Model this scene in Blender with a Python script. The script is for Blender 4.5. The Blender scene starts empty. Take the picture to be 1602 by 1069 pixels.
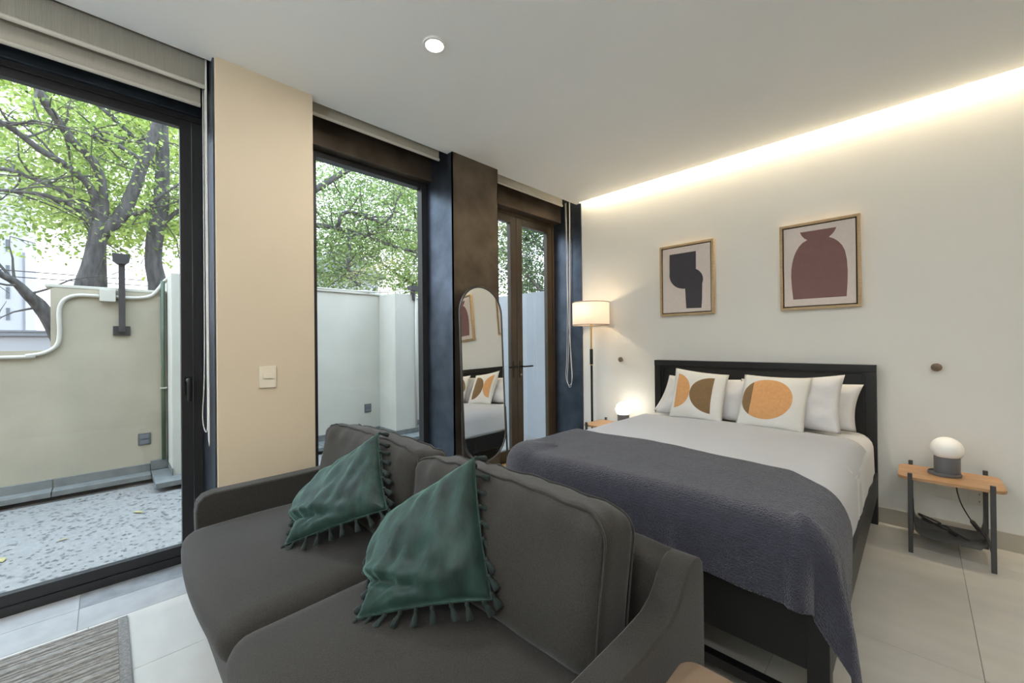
import bpy, bmesh, math, random
from mathutils import Vector, Matrix, noise
S = bpy.context.scene
COL = S.collection
rnd = random.Random(7)
PI = math.pi

# ------------------------------------------------------------------ camera
cam_d = bpy.data.cameras.new('camera'); cam = bpy.data.objects.new('camera', cam_d); COL.objects.link(cam)
F_PX, YAW, PIT, ROL = 634.6, 0.785217, 0.003095, 0.0102437
fw = Vector((-math.sin(YAW)*math.cos(PIT), math.cos(YAW)*math.cos(PIT), math.sin(PIT)))
rt = Vector((math.cos(YAW), math.sin(YAW), 0)); dn = fw.cross(rt)
r2 = math.cos(ROL)*rt + math.sin(ROL)*dn; d2 = -math.sin(ROL)*rt + math.cos(ROL)*dn
cam.matrix_world = Matrix(((r2.x, -d2.x, -fw.x, 2.69), (r2.y, -d2.y, -fw.y, -3.83), (r2.z, -d2.z, -fw.z, 1.28), (0, 0, 0, 1)))
cam_d.sensor_width = 36; cam_d.sensor_fit = 'HORIZONTAL'; cam_d.lens = F_PX/1602*36
cam_d.clip_start = 0.02; cam_d.clip_end = 200
S.camera = cam

# ------------------------------------------------------------------ sky, exposure
W = bpy.data.worlds.new('overcast'); S.world = W; W.use_nodes = True
wn = W.node_tree; wn.nodes.clear()
wo = wn.nodes.new('ShaderNodeOutputWorld'); wb = wn.nodes.new('ShaderNodeBackground')
wt = wn.nodes.new('ShaderNodeTexCoord'); ws = wn.nodes.new('ShaderNodeSeparateXYZ'); wr = wn.nodes.new('ShaderNodeValToRGB')
wn.links.new(wt.outputs['Generated'], ws.inputs[0]); wn.links.new(ws.outputs['Z'], wr.inputs[0])
wr.color_ramp.elements[0].color = (0.345, 0.325, 0.33, 1); wr.color_ramp.elements[0].position = 0.0   # overcast: zenith three times the horizon
wr.color_ramp.elements[1].color = (0.57, 0.77, 1.0, 1); wr.color_ramp.elements[1].position = 1.0
wn.links.new(wr.outputs[0], wb.inputs[0]); wb.inputs[1].default_value = 5.6
wn.links.new(wb.outputs[0], wo.inputs[0])
S.view_settings.view_transform = 'Standard'; S.view_settings.look = 'None'
S.view_settings.gamma = 1; S.view_settings.use_curve_mapping = False
S.view_settings.exposure = 0.66

# ------------------------------------------------------------------ lamps
def add_light(name, kind, loc, power, color, parent=None, **kw):
    d = bpy.data.lights.new(name, kind); d.energy = power; d.color = color
    for k, v in kw.items(): setattr(d, k, v)
    o = bpy.data.objects.new(name, d); COL.objects.link(o); o.location = loc
    if parent: o.parent = parent
    return o
WARM = (1.0, 0.80, 0.57)
NEUT = (1.0, 0.94, 0.87)
CEIL = 2.857
# LED strip laid in the slot between ceiling edge and bed wall
cove = add_light('cove_led_light', 'AREA', (2.70, -0.03, 2.97), 50, (1.0, 0.83, 0.58), shape='RECTANGLE', size=5.3, size_y=0.03)
cove.rotation_euler = (0, 0, 0)
DOWN = [(0.906, -2.60), (0.906, -4.90), (3.45, -2.60), (3.45, -4.90)]  # first one is in view; the other three are added, unseen fill lights
for i, (x, y) in enumerate(DOWN):
    add_light('downlight_beam', 'AREA', (x, y, CEIL-0.012), 10.5, NEUT, shape='DISK', size=0.07)

# ------------------------------------------------------------------ materials
def nt(m): return m.node_tree.nodes, m.node_tree.links
def mat(name, col, rough=0.6, metal=0.0, var=0.0, vscale=8.0, bump=0.0, bscale=60.0, spec=None, stretch=None, sheen=0.0, col2=None):
    m = bpy.data.materials.new(name); m.use_nodes = True
    n, l = nt(m); b = n['Principled BSDF']
    b.inputs['Base Color'].default_value = (*col, 1); b.inputs['Roughness'].default_value = rough; b.inputs['Metallic'].default_value = metal
    if spec is not None: b.inputs['Specular IOR Level'].default_value = spec
    if sheen: b.inputs['Sheen Weight'].default_value = sheen; b.inputs['Sheen Roughness'].default_value = 0.4
    tc = n.new('ShaderNodeTexCoord'); src = tc.outputs['Object']
    if stretch:
        mp = n.new('ShaderNodeMapping'); mp.inputs['Scale'].default_value = stretch; l.new(src, mp.inputs[0]); src = mp.outputs[0]
    if var or col2:
        t = n.new('ShaderNodeTexNoise'); t.inputs['Scale'].default_value = vscale; t.inputs['Detail'].default_value = 5
        l.new(src, t.inputs['Vector'])
        r = n.new('ShaderNodeValToRGB'); l.new(t.outputs['Fac'], r.inputs[0])
        a = col; c = col2 or tuple(min(1, k*(1+var)) for k in col)
        if not col2: a = tuple(k*(1-var) for k in col)
        r.color_ramp.elements[0].position = 0.3; r.color_ramp.elements[1].position = 0.7
        r.color_ramp.elements[0].color = (*a, 1); r.color_ramp.elements[1].color = (*c, 1)
        l.new(r.outputs[0], b.inputs['Base Color'])
    if bump:
        t = n.new('ShaderNodeTexNoise'); t.inputs['Scale'].default_value = bscale; t.inputs['Detail'].default_value = 3
        l.new(src, t.inputs['Vector'])
        bp = n.new('ShaderNodeBump'); bp.inputs['Strength'].default_value = bump; bp.inputs['Distance'].default_value = 0.01
        l.new(t.outputs['Fac'], bp.inputs['Height']); l.new(bp.outputs[0], b.inputs['Normal'])
    return m
def emis(name, col, strength):
    m = bpy.data.materials.new(name); m.use_nodes = True; n, l = nt(m); b = n['Principled BSDF']
    b.inputs['Base Color'].default_value = (*col, 1); b.inputs['Emission Color'].default_value = (*col, 1); b.inputs['Emission Strength'].default_value = strength
    return m
def weave(m, scale=(300, 300, 300), strength=0.25, dist=0.003):
    n, l = nt(m); b = n['Principled BSDF']; tc = n.new('ShaderNodeTexCoord')
    w1 = n.new('ShaderNodeTexWave'); w1.bands_direction = 'X'; w1.inputs['Scale'].default_value = scale[0]; w1.inputs['Distortion'].default_value = 1.5
    w2 = n.new('ShaderNodeTexWave'); w2.bands_direction = 'Z'; w2.inputs['Scale'].default_value = scale[2]; w2.inputs['Distortion'].default_value = 1.5
    l.new(tc.outputs['Object'], w1.inputs[0]); l.new(tc.outputs['Object'], w2.inputs[0])
    a = n.new('ShaderNodeMath'); a.operation = 'ADD'; l.new(w1.outputs['Fac'], a.inputs[0]); l.new(w2.outputs['Fac'], a.inputs[1])
    bp = n.new('ShaderNodeBump'); bp.inputs['Strength'].default_value = strength; bp.inputs['Distance'].default_value = dist
    l.new(a.outputs[0], bp.inputs['Height'])
    old = b.inputs['Normal'].links
    if old: l.new(old[0].from_socket, bp.inputs['Normal'])
    l.new(bp.outputs[0], b.inputs['Normal'])
    return m
M = {}
M['paint'] = mat('wall_paint', (0.70, 0.692, 0.648), 0.75, var=0.015, vscale=2, bump=0.03, bscale=120)
M['cream'] = mat('cream_paint', (0.60, 0.505, 0.37), 0.72, var=0.015, vscale=2, bump=0.03, bscale=120)
M['ceil'] = mat('ceiling_paint', (0.83, 0.84, 0.83), 0.8, var=0.01, vscale=1.5, bump=0.02, bscale=120)
M['steel'] = mat('blackened_steel', (0.085, 0.105, 0.135), 0.36, metal=0.9, var=0.3, vscale=5, bump=0.10, bscale=9)
M['steelb'] = mat('warm_tinted_steel', (0.12, 0.094, 0.070), 0.46, metal=0.75, var=0.30, vscale=5, bump=0.14, bscale=8, spec=0.5)  # brown tint stands for the warm room reflected in the black steel
M['alu'] = mat('black_aluminium', (0.016, 0.016, 0.017), 0.42, var=0.1, bump=0.02)
M['alub'] = mat('bronze_aluminium', (0.055, 0.038, 0.022), 0.40, var=0.12, bump=0.02)
M['black'] = mat('matt_black', (0.008, 0.008, 0.008), 0.42, var=0.1, spec=0.35)
M['char'] = mat('charcoal_metal', (0.045, 0.047, 0.047), 0.5, var=0.08, bump=0.03, bscale=200)
M['tile'] = mat('porcelain_tile', (0.50, 0.485, 0.445), 0.42, var=0.07, vscale=3.5, bump=0.02, bscale=40, stretch=(1, 2.2, 1))
M['tile2'] = mat('threshold_stone', (0.33, 0.33, 0.325), 0.45, var=0.12, vscale=9, bump=0.03, bscale=40)
M['tile3'] = mat('grey_stone', (0.22, 0.225, 0.23), 0.42, var=0.25, vscale=14, bump=0.05, bscale=40)
M['grout'] = mat('grout', (0.20, 0.19, 0.17), 0.9, var=0.1)
M['base'] = mat('baseboard_tile', (0.40, 0.365, 0.30), 0.4, var=0.05, vscale=5)
M['blind'] = mat('roller_blind', (0.27, 0.255, 0.215), 0.85, var=0.08, vscale=30, bump=0.15, bscale=60, stretch=(1, 6, 0.25))
M['blind2'] = mat('roller_blind_light', (0.40, 0.375, 0.31), 0.85, var=0.04, vscale=30, bump=0.1, bscale=90, stretch=(1, 5, 0.4))
M['rail'] = mat('blind_rail', (0.50, 0.475, 0.41), 0.5, var=0.03)
M['cord'] = mat('blind_cord', (0.72, 0.70, 0.65), 0.5, var=0.03)
M['sofa'] = mat('sofa_fabric', (0.031, 0.0285, 0.0245), 0.85, var=0.28, vscale=260, bump=0.25, bscale=320, sheen=0.14, spec=0.3)
M['seam'] = mat('sofa_seam', (0.025, 0.023, 0.020), 0.9, var=0.1, sheen=0.2)
M['velvet'] = mat('green_velvet', (0.012, 0.031, 0.026), 0.55, var=0.6, vscale=11, bump=0.7, bscale=12, sheen=0.42, spec=0.3, stretch=(1.6, 1.6, 0.7)); M['velvet'].node_tree.nodes['Principled BSDF'].inputs['Sheen Tint'].default_value = (0.45, 0.85, 0.72, 1)
M['tassel'] = mat('green_tassel', (0.005, 0.016, 0.014), 0.8, var=0.3, vscale=60, sheen=0.08, bump=0.3, bscale=200, stretch=(8, 8, 1))
M['linen'] = mat('white_cotton', (0.64, 0.64, 0.645), 0.85, var=0.02, vscale=5, bump=0.12, bscale=7, sheen=0.1)
M['pillow'] = mat('pillow_cotton', (0.60, 0.595, 0.60), 0.85, var=0.03, vscale=6, bump=0.8, bscale=10, sheen=0.1)
M['duvet'] = mat('duvet_cotton', (0.51, 0.52, 0.545), 0.85, var=0.015, vscale=4, bump=0.10, bscale=6, sheen=0.1)
M['gold'] = mat('oak_frame', (0.42, 0.30, 0.16), 0.5, var=0.14, vscale=20, stretch=(1, 1, 6))
M['frame_in'] = mat('frame_shadow_gap', (0.10, 0.065, 0.035), 0.7, var=0.1)
M['canvas'] = mat('canvas_paint', (0.66, 0.58, 0.53), 0.8, var=0.03, vscale=40, bump=0.05, bscale=300)
M['navy'] = mat('charcoal_paint', (0.045, 0.042, 0.050), 0.75, var=0.06, vscale=20)
M['rose'] = mat('rose_paint', (0.195, 0.100, 0.094), 0.75, var=0.05, vscale=20)
M['wood'] = mat('oak_veneer', (0.34, 0.185, 0.085), 0.45, col2=(0.46, 0.28, 0.145), vscale=5, stretch=(1.2, 14, 14), bump=0.03, bscale=30)
M['woodt'] = mat('timber_threshold', (0.34, 0.17, 0.07), 0.4, col2=(0.60, 0.36, 0.16), vscale=5, stretch=(10, 1.2, 10))
M['tan'] = mat('tan_leather', (0.185, 0.13, 0.085), 0.5, var=0.07, vscale=6, bump=0.04, bscale=150)
M['brass'] = mat('brass', (0.65, 0.44, 0.16), 0.28, metal=1, var=0.05)
M['peg'] = mat('peg_wood', (0.15, 0.105, 0.065), 0.5, var=0.2, vscale=40)
M['plastic'] = mat('switch_plastic', (0.74, 0.67, 0.54), 0.4, var=0.02)
M['plasticw'] = mat('outlet_plastic', (0.66, 0.63, 0.57), 0.4, var=0.02)
M['greyp'] = mat('grey_outlet', (0.10, 0.10, 0.10), 0.5, var=0.1)
M['lampgrey'] = mat('lamp_grey', (0.135, 0.14, 0.15), 0.55, var=0.05)
M['opal'] = mat('opal_glass', (0.86, 0.86, 0.84), 0.3, var=0.01)
M['opal_on'] = emis('lit_opal_glass', (1.0, 0.92, 0.76), 7.0)
M['bulb_on'] = emis('lit_bulb', (1.0, 0.85, 0.62), 2.0)
M['led'] = emis('led_strip', (1.0, 0.86, 0.62), 25.0)
M['down_on'] = emis('downlight_lens', (1.0, 0.95, 0.90), 12.0)
M['white'] = mat('white_trim', (0.8, 0.8, 0.78), 0.5, var=0.01)
M['plaster'] = mat('patio_plaster', (0.35, 0.31, 0.225), 0.9, var=0.10, vscale=2.5, bump=0.12, bscale=30)
M['plasterw'] = mat('white_plaster', (0.34, 0.35, 0.35), 0.9, var=0.04, vscale=2.5, bump=0.08, bscale=30)
M['plasterc'] = mat('cream_plaster', (0.46, 0.44, 0.37), 0.9, var=0.06, vscale=2.5, bump=0.1, bscale=30)
M['plinth'] = mat('plinth_stone', (0.14, 0.145, 0.135), 0.6, var=0.2, vscale=12, bump=0.08, bscale=40)
M['soil'] = mat('dark_joint', (0.06, 0.045, 0.035), 0.95, var=0.3)  # dark brown for the gap below the plinth stones and the ground
M['terr'] = mat('pale_terrazzo', (0.212, 0.20, 0.18), 0.7, var=0.10, vscale=30, bump=0.1, bscale=80)
M['chip'] = mat('dark_stone_chip', (0.115, 0.107, 0.098), 0.6, var=0.4, vscale=25)
M['conduit'] = mat('conduit_plastic', (0.45, 0.42, 0.35), 0.5, var=0.04)
M['greenpipe'] = mat('green_pipe', (0.06, 0.085, 0.05), 0.5, var=0.2)
M['iron'] = mat('painted_iron', (0.030, 0.026, 0.025), 0.5, var=0.2, vscale=20)
M['bark'] = mat('bark', (0.075, 0.070, 0.066), 0.95, var=0.5, vscale=9, bump=0.9, bscale=22, stretch=(2.5, 2.5, 0.6))
M['twig'] = mat('twig_bark', (0.075, 0.068, 0.06), 0.95, var=0.3, vscale=20)
M['bldg'] = mat('white_render', (0.42, 0.42, 0.43), 0.9, var=0.03, vscale=1)
M['bldgg'] = mat('grey_roof', (0.22, 0.225, 0.24), 0.9, var=0.1, vscale=1)
M['winglass'] = mat('dark_pane', (0.10, 0.12, 0.13), 0.15, var=0.1)
M['rug'] = mat('woven_rug', (0.25, 0.24, 0.222), 0.95, var=0.38, vscale=60, bump=0.5, bscale=220, stretch=(3, 0.6, 3))
M['rugb'] = mat('rug_border', (0.19, 0.185, 0.175), 0.95, var=0.35, vscale=90, bump=0.5, bscale=220)
M['cable'] = mat('black_cable', (0.012, 0.012, 0.012), 0.5, var=0.1)
M['mirrorback'] = mat('mirror_backing', (0.05, 0.04, 0.03), 0.7, var=0.1)
M['yleaf'] = mat('yellow_fallen_leaf', (0.32, 0.27, 0.10), 0.6, var=0.2, vscale=30)
m = mat('mirror_silver', (0.93, 0.93, 0.91), 0.0, metal=1.0); M['mirror'] = m
M['mframe'] = mat('mirror_frame_metal', (0.10, 0.095, 0.09), 0.35, metal=0.7, var=0.05)

def glass_mat():
    m = bpy.data.materials.new('window_glass'); m.use_nodes = True; n, l = nt(m); n.clear()
    o = n.new('ShaderNodeOutputMaterial'); mx = n.new('ShaderNodeMixShader'); t = n.new('ShaderNodeBsdfTransparent'); g = n.new('ShaderNodeBsdfGlossy')
    t.inputs[0].default_value = (0.965, 0.97, 0.965, 1); g.inputs['Roughness'].default_value = 0.0
    lw = n.new('ShaderNodeLayerWeight'); lw.inputs['Blend'].default_value = 0.5
    p = n.new('ShaderNodeMath'); p.operation = 'POWER'; p.inputs[1].default_value = 5
    q = n.new('ShaderNodeMath'); q.operation = 'MULTIPLY_ADD'; q.inputs[1].default_value = 0.85; q.inputs[2].default_value = 0.03
    l.new(lw.outputs['Facing'], p.inputs[0]); l.new(p.outputs[0], q.inputs[0]); l.new(q.outputs[0], mx.inputs[0])
    l.new(t.outputs[0], mx.inputs[1]); l.new(g.outputs[0], mx.inputs[2]); l.new(mx.outputs[0], o.inputs[0])
    return m
M['glass'] = glass_mat()
def leaf_mat(name, c1, c2):
    m = bpy.data.materials.new(name); m.use_nodes = True; n, l = nt(m); n.clear()
    o = n.new('ShaderNodeOutputMaterial'); mx = n.new('ShaderNodeMixShader'); mx.inputs[0].default_value = 0.55
    d = n.new('ShaderNodeBsdfDiffuse'); t = n.new('ShaderNodeBsdfTranslucent'); g = n.new('ShaderNodeNewGeometry'); r = n.new('ShaderNodeValToRGB')
    r.color_ramp.elements[0].color = (*c1, 1); r.color_ramp.elements[1].color = (*c2, 1)
    l.new(g.outputs['Random Per Island'], r.inputs[0])
    for s in (d, t): l.new(r.outputs[0], s.inputs[0])
    l.new(d.outputs[0], mx.inputs[1]); l.new(t.outputs[0], mx.inputs[2]); l.new(mx.outputs[0], o.inputs[0])
    return m
M['leaf1'] = leaf_mat('spring_leaf', (0.13, 0.21, 0.045), (0.46, 0.54, 0.17))
M['leaf2'] = leaf_mat('mid_leaf', (0.12, 0.19, 0.065), (0.44, 0.54, 0.22))
M['leaf3'] = leaf_mat('dark_leaf', (0.04, 0.075, 0.035), (0.16, 0.23, 0.10))
M['leafbg'] = leaf_mat('bright_leaf', (0.24, 0.33, 0.06), (0.55, 0.62, 0.18))

def shade_mat():
    m = bpy.data.materials.new('lampshade_fabric'); m.use_nodes = True; n, l = nt(m); n.clear()
    o = n.new('ShaderNodeOutputMaterial'); mx = n.new('ShaderNodeMixShader'); mx.inputs[0].default_value = 0.24
    d = n.new('ShaderNodeBsdfDiffuse'); t = n.new('ShaderNodeBsdfTranslucent')
    tc = n.new('ShaderNodeTexCoord'); w = n.new('ShaderNodeTexNoise'); w.inputs['Scale'].default_value = 90
    r = n.new('ShaderNodeValToRGB'); r.color_ramp.elements[0].color = (0.74, 0.66, 0.60, 1); r.color_ramp.elements[1].color = (0.84, 0.77, 0.71, 1)
    l.new(tc.outputs['Object'], w.inputs[0]); l.new(w.outputs['Fac'], r.inputs[0])
    l.new(r.outputs[0], d.inputs[0]); l.new(r.outputs[0], t.inputs[0])
    l.new(d.outputs[0], mx.inputs[1]); l.new(t.outputs[0], mx.inputs[2]); l.new(mx.outputs[0], o.inputs[0])
    return m
M['shade'] = shade_mat()
M['trimtape'] = mat('shade_trim', (0.16, 0.12, 0.10), 0.8, var=0.1)

def blanket_mat():
    m = mat('waffle_blanket', (0.036, 0.037, 0.051), 0.95, var=0.10, vscale=30, sheen=0.3, spec=0.15)
    n, l = nt(m); b = n['Principled BSDF']; uv = n.new('ShaderNodeUVMap')
    mp = n.new('ShaderNodeMapping'); mp.inputs['Scale'].default_value = (1, 1, 1); l.new(uv.outputs[0], mp.inputs[0])
    w = n.new('ShaderNodeTexWave'); w.bands_direction = 'Y'; w.inputs['Scale'].default_value = 30; w.inputs['Distortion'].default_value = 9
    w.inputs['Detail'].default_value = 2; w.inputs['Detail Scale'].default_value = 3.5
    l.new(mp.outputs[0], w.inputs[0])
    bp = n.new('ShaderNodeBump'); bp.inputs['Strength'].default_value = 0.6; bp.inputs['Distance'].default_value = 0.005
    l.new(w.outputs['Fac'], bp.inputs['Height']); l.new(bp.outputs[0], b.inputs['Normal'])
    return m
M['blanket'] = blanket_mat()

def print_mat(name, discs):
    """flat print: list of (cu, cv, ru, rv, umin, umax, colour) on the cushion's own UV"""
    m = mat(name, (0.64, 0.635, 0.60), 0.85, var=0.03, vscale=6, bump=0.5, bscale=11)
    n, l = nt(m); b = n['Principled BSDF']; src = b.inputs['Base Color'].links[0].from_socket
    uv = n.new('ShaderNodeUVMap'); sp = n.new('ShaderNodeSeparateXYZ'); l.new(uv.outputs[0], sp.inputs[0])
    def op(o, a, c, d=None):
        x = n.new('ShaderNodeMath'); x.operation = o
        for i, v in enumerate((a, c)):
            if isinstance(v, (int, float)): x.inputs[i].default_value = v
            else: l.new(v, x.inputs[i])
        return x.outputs[0]
    U, V = sp.outputs[0], sp.outputs[1]
    t = n.new('ShaderNodeTexNoise'); t.inputs['Scale'].default_value = 60; tc = n.new('ShaderNodeTexCoord'); l.new(tc.outputs['Object'], t.inputs[0])
    for cu, cv, ru, rv, u0, u1, c in discs:
        du = op('DIVIDE', op('SUBTRACT', U, cu), ru); dv = op('DIVIDE', op('SUBTRACT', V, cv), rv)
        ins = op('LESS_THAN', op('ADD', op('MULTIPLY', du, du), op('MULTIPLY', dv, dv)), 1.0)
        ins = op('MULTIPLY', ins, op('MULTIPLY', op('GREATER_THAN', U, u0), op('LESS_THAN', U, u1)))
        r = n.new('ShaderNodeValToRGB'); l.new(t.outputs['Fac'], r.inputs[0])
        r.color_ramp.elements[0].color = (*[k*0.82 for k in c], 1); r.color_ramp.elements[1].color = (*[min(1, k*1.15) for k in c], 1)
        mx = n.new('ShaderNodeMix'); mx.data_type = 'RGBA'; l.new(ins, mx.inputs[0]); l.new(src, mx.inputs[6]); l.new(r.outputs[0], mx.inputs[7])
        src = mx.outputs[2]
    l.new(src, b.inputs['Base Color'])
    return m
ORANGE = (0.58, 0.30, 0.12); BROWN = (0.19, 0.115, 0.05)
M['print1'] = print_mat('half_disc_print', [(0.09, 0.53, 0.29, 0.35, 0.09, 1, ORANGE), (0.80, 0.50, 0.42, 0.37, 0, 0.80, BROWN)])
M['print2'] = print_mat('disc_print', [(0.42, 0.52, 0.395, 0.385, 0.0, 0.19, BROWN), (0.42, 0.52, 0.395, 0.385, 0.19, 1, ORANGE)])

# ------------------------------------------------------------------ mesh helpers
class MB:
    def __init__(s): s.v = []; s.f = []; s.mi = []; s.uv = None
    def add(s, vs, fs, mi=0):
        o = len(s.v); s.v += [tuple(v) for v in vs]; s.f += [tuple(i+o for i in f) for f in fs]; s.mi += [mi]*len(fs); return s
    def box(s, a, b, mi=0):
        x0, y0, z0 = a; x1, y1, z1 = b
        return s.add([(x0,y0,z0),(x1,y0,z0),(x1,y1,z0),(x0,y1,z0),(x0,y0,z1),(x1,y0,z1),(x1,y1,z1),(x0,y1,z1)],
                     [(0,3,2,1),(4,5,6,7),(0,1,5,4),(1,2,6,5),(2,3,7,6),(3,0,4,7)], mi)
    def tube(s, pts, rad, n=8, closed=False, mi=0):
        P = [Vector(p) for p in pts]; k = len(P); R = rad if isinstance(rad, (list, tuple)) else [rad]*k
        vs = []; up = None
        for i in range(k):
            if closed: t = P[(i+1) % k] - P[i-1]
            else: t = P[min(i+1, k-1)] - P[max(i-1, 0)]
            t = t.normalized() if t.length > 1e-9 else Vector((0, 0, 1))
            if up is None: up = t.orthogonal().normalized()
            a = (up - t*up.dot(t)); a = a.normalized() if a.length > 1e-6 else t.orthogonal().normalized()
            up = a; b = t.cross(a)
            for j in range(n):
                q = 2*PI*j/n; vs.append(P[i] + (a*math.cos(q) + b*math.sin(q))*R[i])
        fs = []
        for i in range(k if closed else k-1):
            i2 = (i+1) % k
            for j in range(n): fs.append((i*n+j, i*n+(j+1) % n, i2*n+(j+1) % n, i2*n+j))
        if not closed: fs += [tuple(range(n-1, -1, -1)), tuple((k-1)*n+j for j in range(n))]
        return s.add(vs, fs, mi)
    def lathe(s, prof, c=(0, 0, 0), n=32, mi=0, cap=True):
        vs = []; k = len(prof)
        for r, z in prof:
            for j in range(n):
                q = 2*PI*j/n; vs.append((c[0]+r*math.cos(q), c[1]+r*math.sin(q), c[2]+z))
        fs = []
        for i in range(k-1):
            for j in range(n): fs.append((i*n+j, i*n+(j+1) % n, (i+1)*n+(j+1) % n, (i+1)*n+j))
        if cap: fs += [tuple(range(n-1, -1, -1)), tuple((k-1)*n+j for j in range(n))]
        return s.add(vs, fs, mi)
    def prism(s, poly, fn0, fn1, mi=0):
        k = len(poly); vs = [fn0(p) for p in poly] + [fn1(p) for p in poly]
        fs = [tuple(range(k-1, -1, -1)), tuple(range(k, 2*k))] + [(i, (i+1) % k, k+(i+1) % k, k+i) for i in range(k)]
        return s.add(vs, fs, mi)
    def rbox(s, c, h, r, n=12, bulge=None, rot=None, mi=0):
        """rounded box made from a subdivided cube; bulge(x,y,z in -1..1 surface coords, p) may move p"""
        idx = {}; vs = []; fs = []
        def vid(i, j, k):
            key = (i, j, k)
            if key not in idx:
                q = Vector((2*i/n-1, 2*j/n-1, 2*k/n-1))
                q2 = Vector([math.copysign(1-(1-abs(a))**1.35, a) for a in q])
                p = Vector((q2.x*h[0], q2.y*h[1], q2.z*h[2]))
                inner = Vector([max(-(h[a]-r), min(h[a]-r, p[a])) for a in range(3)])
                d = p-inner
                if d.length > 1e-9: p = inner + d.normalized()*min(r, max(abs(d.x), abs(d.y), abs(d.z)))
                if bulge: p = bulge(Vector((p.x/h[0], p.y/h[1], p.z/h[2])), p)
                if rot: p = rot @ p
                idx[key] = len(vs); vs.append(p + Vector(c))
            return idx[key]
        for a in range(n):
            for b in range(n):
                for (fx, side) in ((0, 0), (0, n), (1, 0), (1, n), (2, 0), (2, n)):
                    q = []
                    for (u, v) in ((a, b), (a+1, b), (a+1, b+1), (a, b+1)):
                        ijk = [0, 0, 0]; ijk[fx] = side; ijk[(fx+1) % 3] = u; ijk[(fx+2) % 3] = v; q.append(vid(*ijk))
                    fs.append(tuple(q) if side else tuple(reversed(q)))
        return s.add(vs, fs, mi)
    def build(s, name, mats, parent=None, smooth=False, bevel=0, uv=None, seg=2):
        me = bpy.data.meshes.new(name); me.from_pydata(s.v, [], s.f)
        if not isinstance(mats, (list, tuple)): mats = [mats]
        for m in mats: me.materials.append(m)
        if len(mats) > 1: me.polygons.foreach_set('material_index', s.mi)
        if uv:
            ul = me.uv_layers.new(name='UVMap')
            for lp in me.loops: ul.data[lp.index].uv = uv[lp.vertex_index]
        if bevel:
            bm = bmesh.new(); bm.from_mesh(me); bmesh.ops.recalc_face_normals(bm, faces=bm.faces)
            es = [e for e in bm.edges if len(e.link_faces) == 2 and e.calc_face_angle(0) > 0.6]
            bmesh.ops.bevel(bm, geom=es, offset=bevel, segments=seg, affect='EDGES', profile=0.7, clamp_overlap=True)
            bm.to_mesh(me); bm.free()
        if smooth: me.polygons.foreach_set('use_smooth', [True]*len(me.polygons))
        if smooth == 'auto':
            try: me.set_sharp_from_angle(angle=math.radians(40))
            except Exception: pass
        me.update()
        o = bpy.data.objects.new(name, me); COL.objects.link(o)
        if parent is not None:
            o.parent = parent; o.matrix_parent_inverse = Matrix.Translation(-parent.location) if parent.type == 'EMPTY' else Matrix()
        return o
def tag(o, label, cat, group=None, kind=None):
    o['label'] = label; o['category'] = cat
    if group: o['group'] = group
    if kind: o['kind'] = kind
    return o
def thing(name, label, cat, loc, group=None):
    o = bpy.data.objects.new(name, None); COL.objects.link(o); o.location = loc; o.empty_display_size = 0.1
    return tag(o, label, cat, group)
def struct(mb, name, m, **kw):
    o = mb.build(name, m, **kw); o['kind'] = 'structure'; return o
def bx(*ab, **kw): return MB().box(*ab)
def copy_tree(o, loc):
    c = o.copy(); COL.objects.link(c); d = Vector(loc) - o.location; c.location = loc
    for ch in o.children:
        k = ch.copy(); COL.objects.link(k); k.parent = c
        k.matrix_parent_inverse = Matrix.Translation(-o.location) if o.type == 'EMPTY' else Matrix()
        for g in ch.children:
            q = g.copy(); COL.objects.link(q); q.parent = k
    return c
def smoothpath(pts, n=6):
    P = [Vector(p) for p in pts]; out = []
    for i in range(len(P)-1):
        p0 = P[max(i-1, 0)]; p1 = P[i]; p2 = P[i+1]; p3 = P[min(i+2, len(P)-1)]
        for k in range(n):
            t = k/n
            out.append(0.5*((2*p1)+(p2-p0)*t+(2*p0-5*p1+4*p2-p3)*t*t+(-p0+3*p1-3*p2+p3)*t**3))
    out.append(P[-1]); return out

# ================================================================== ROOM SHELL
XR, YB, TOP = 5.4, -6.6, 3.12
# floor: slab and separate tiles
fl_ = struct(bx((-0.47, YB, -0.16), (XR, 0.0, -0.004)), 'floor', M['grout'])
xs = [0.0, 0.480, 1.074, 1.668, 2.262, 2.856, 3.45, 4.044, 4.638, 5.232, XR]
ys = [0.0, -0.33, -1.518, -2.706, -3.894, -5.082, -6.27, YB]
def tile(x0, x1, y0, y1, m, name='tile', z0=-0.004, z1=0.0, par=None, g=0.0012):
    return MB().box((x0+g, y0+g, z0), (x1-g, y1-g, z1)).build(name, m, par if par is not None else fl_)
for i in range(len(xs)-1):
    for j in range(len(ys)-1): tile(xs[i], xs[i+1], ys[j+1], ys[j], M['tile'])
for (y0, y1, m1) in ((-6.6, -3.93, 'tile2'), (-3.93, -3.405, 'tile3'), (-2.90, -1.808, 'tile3'), (-1.314, 0, 'tile3')):
    tile(-0.217, 0, y0, y1, M['tile2'])
    tile(-0.40, -0.217, y0, y1, M[m1])
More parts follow.
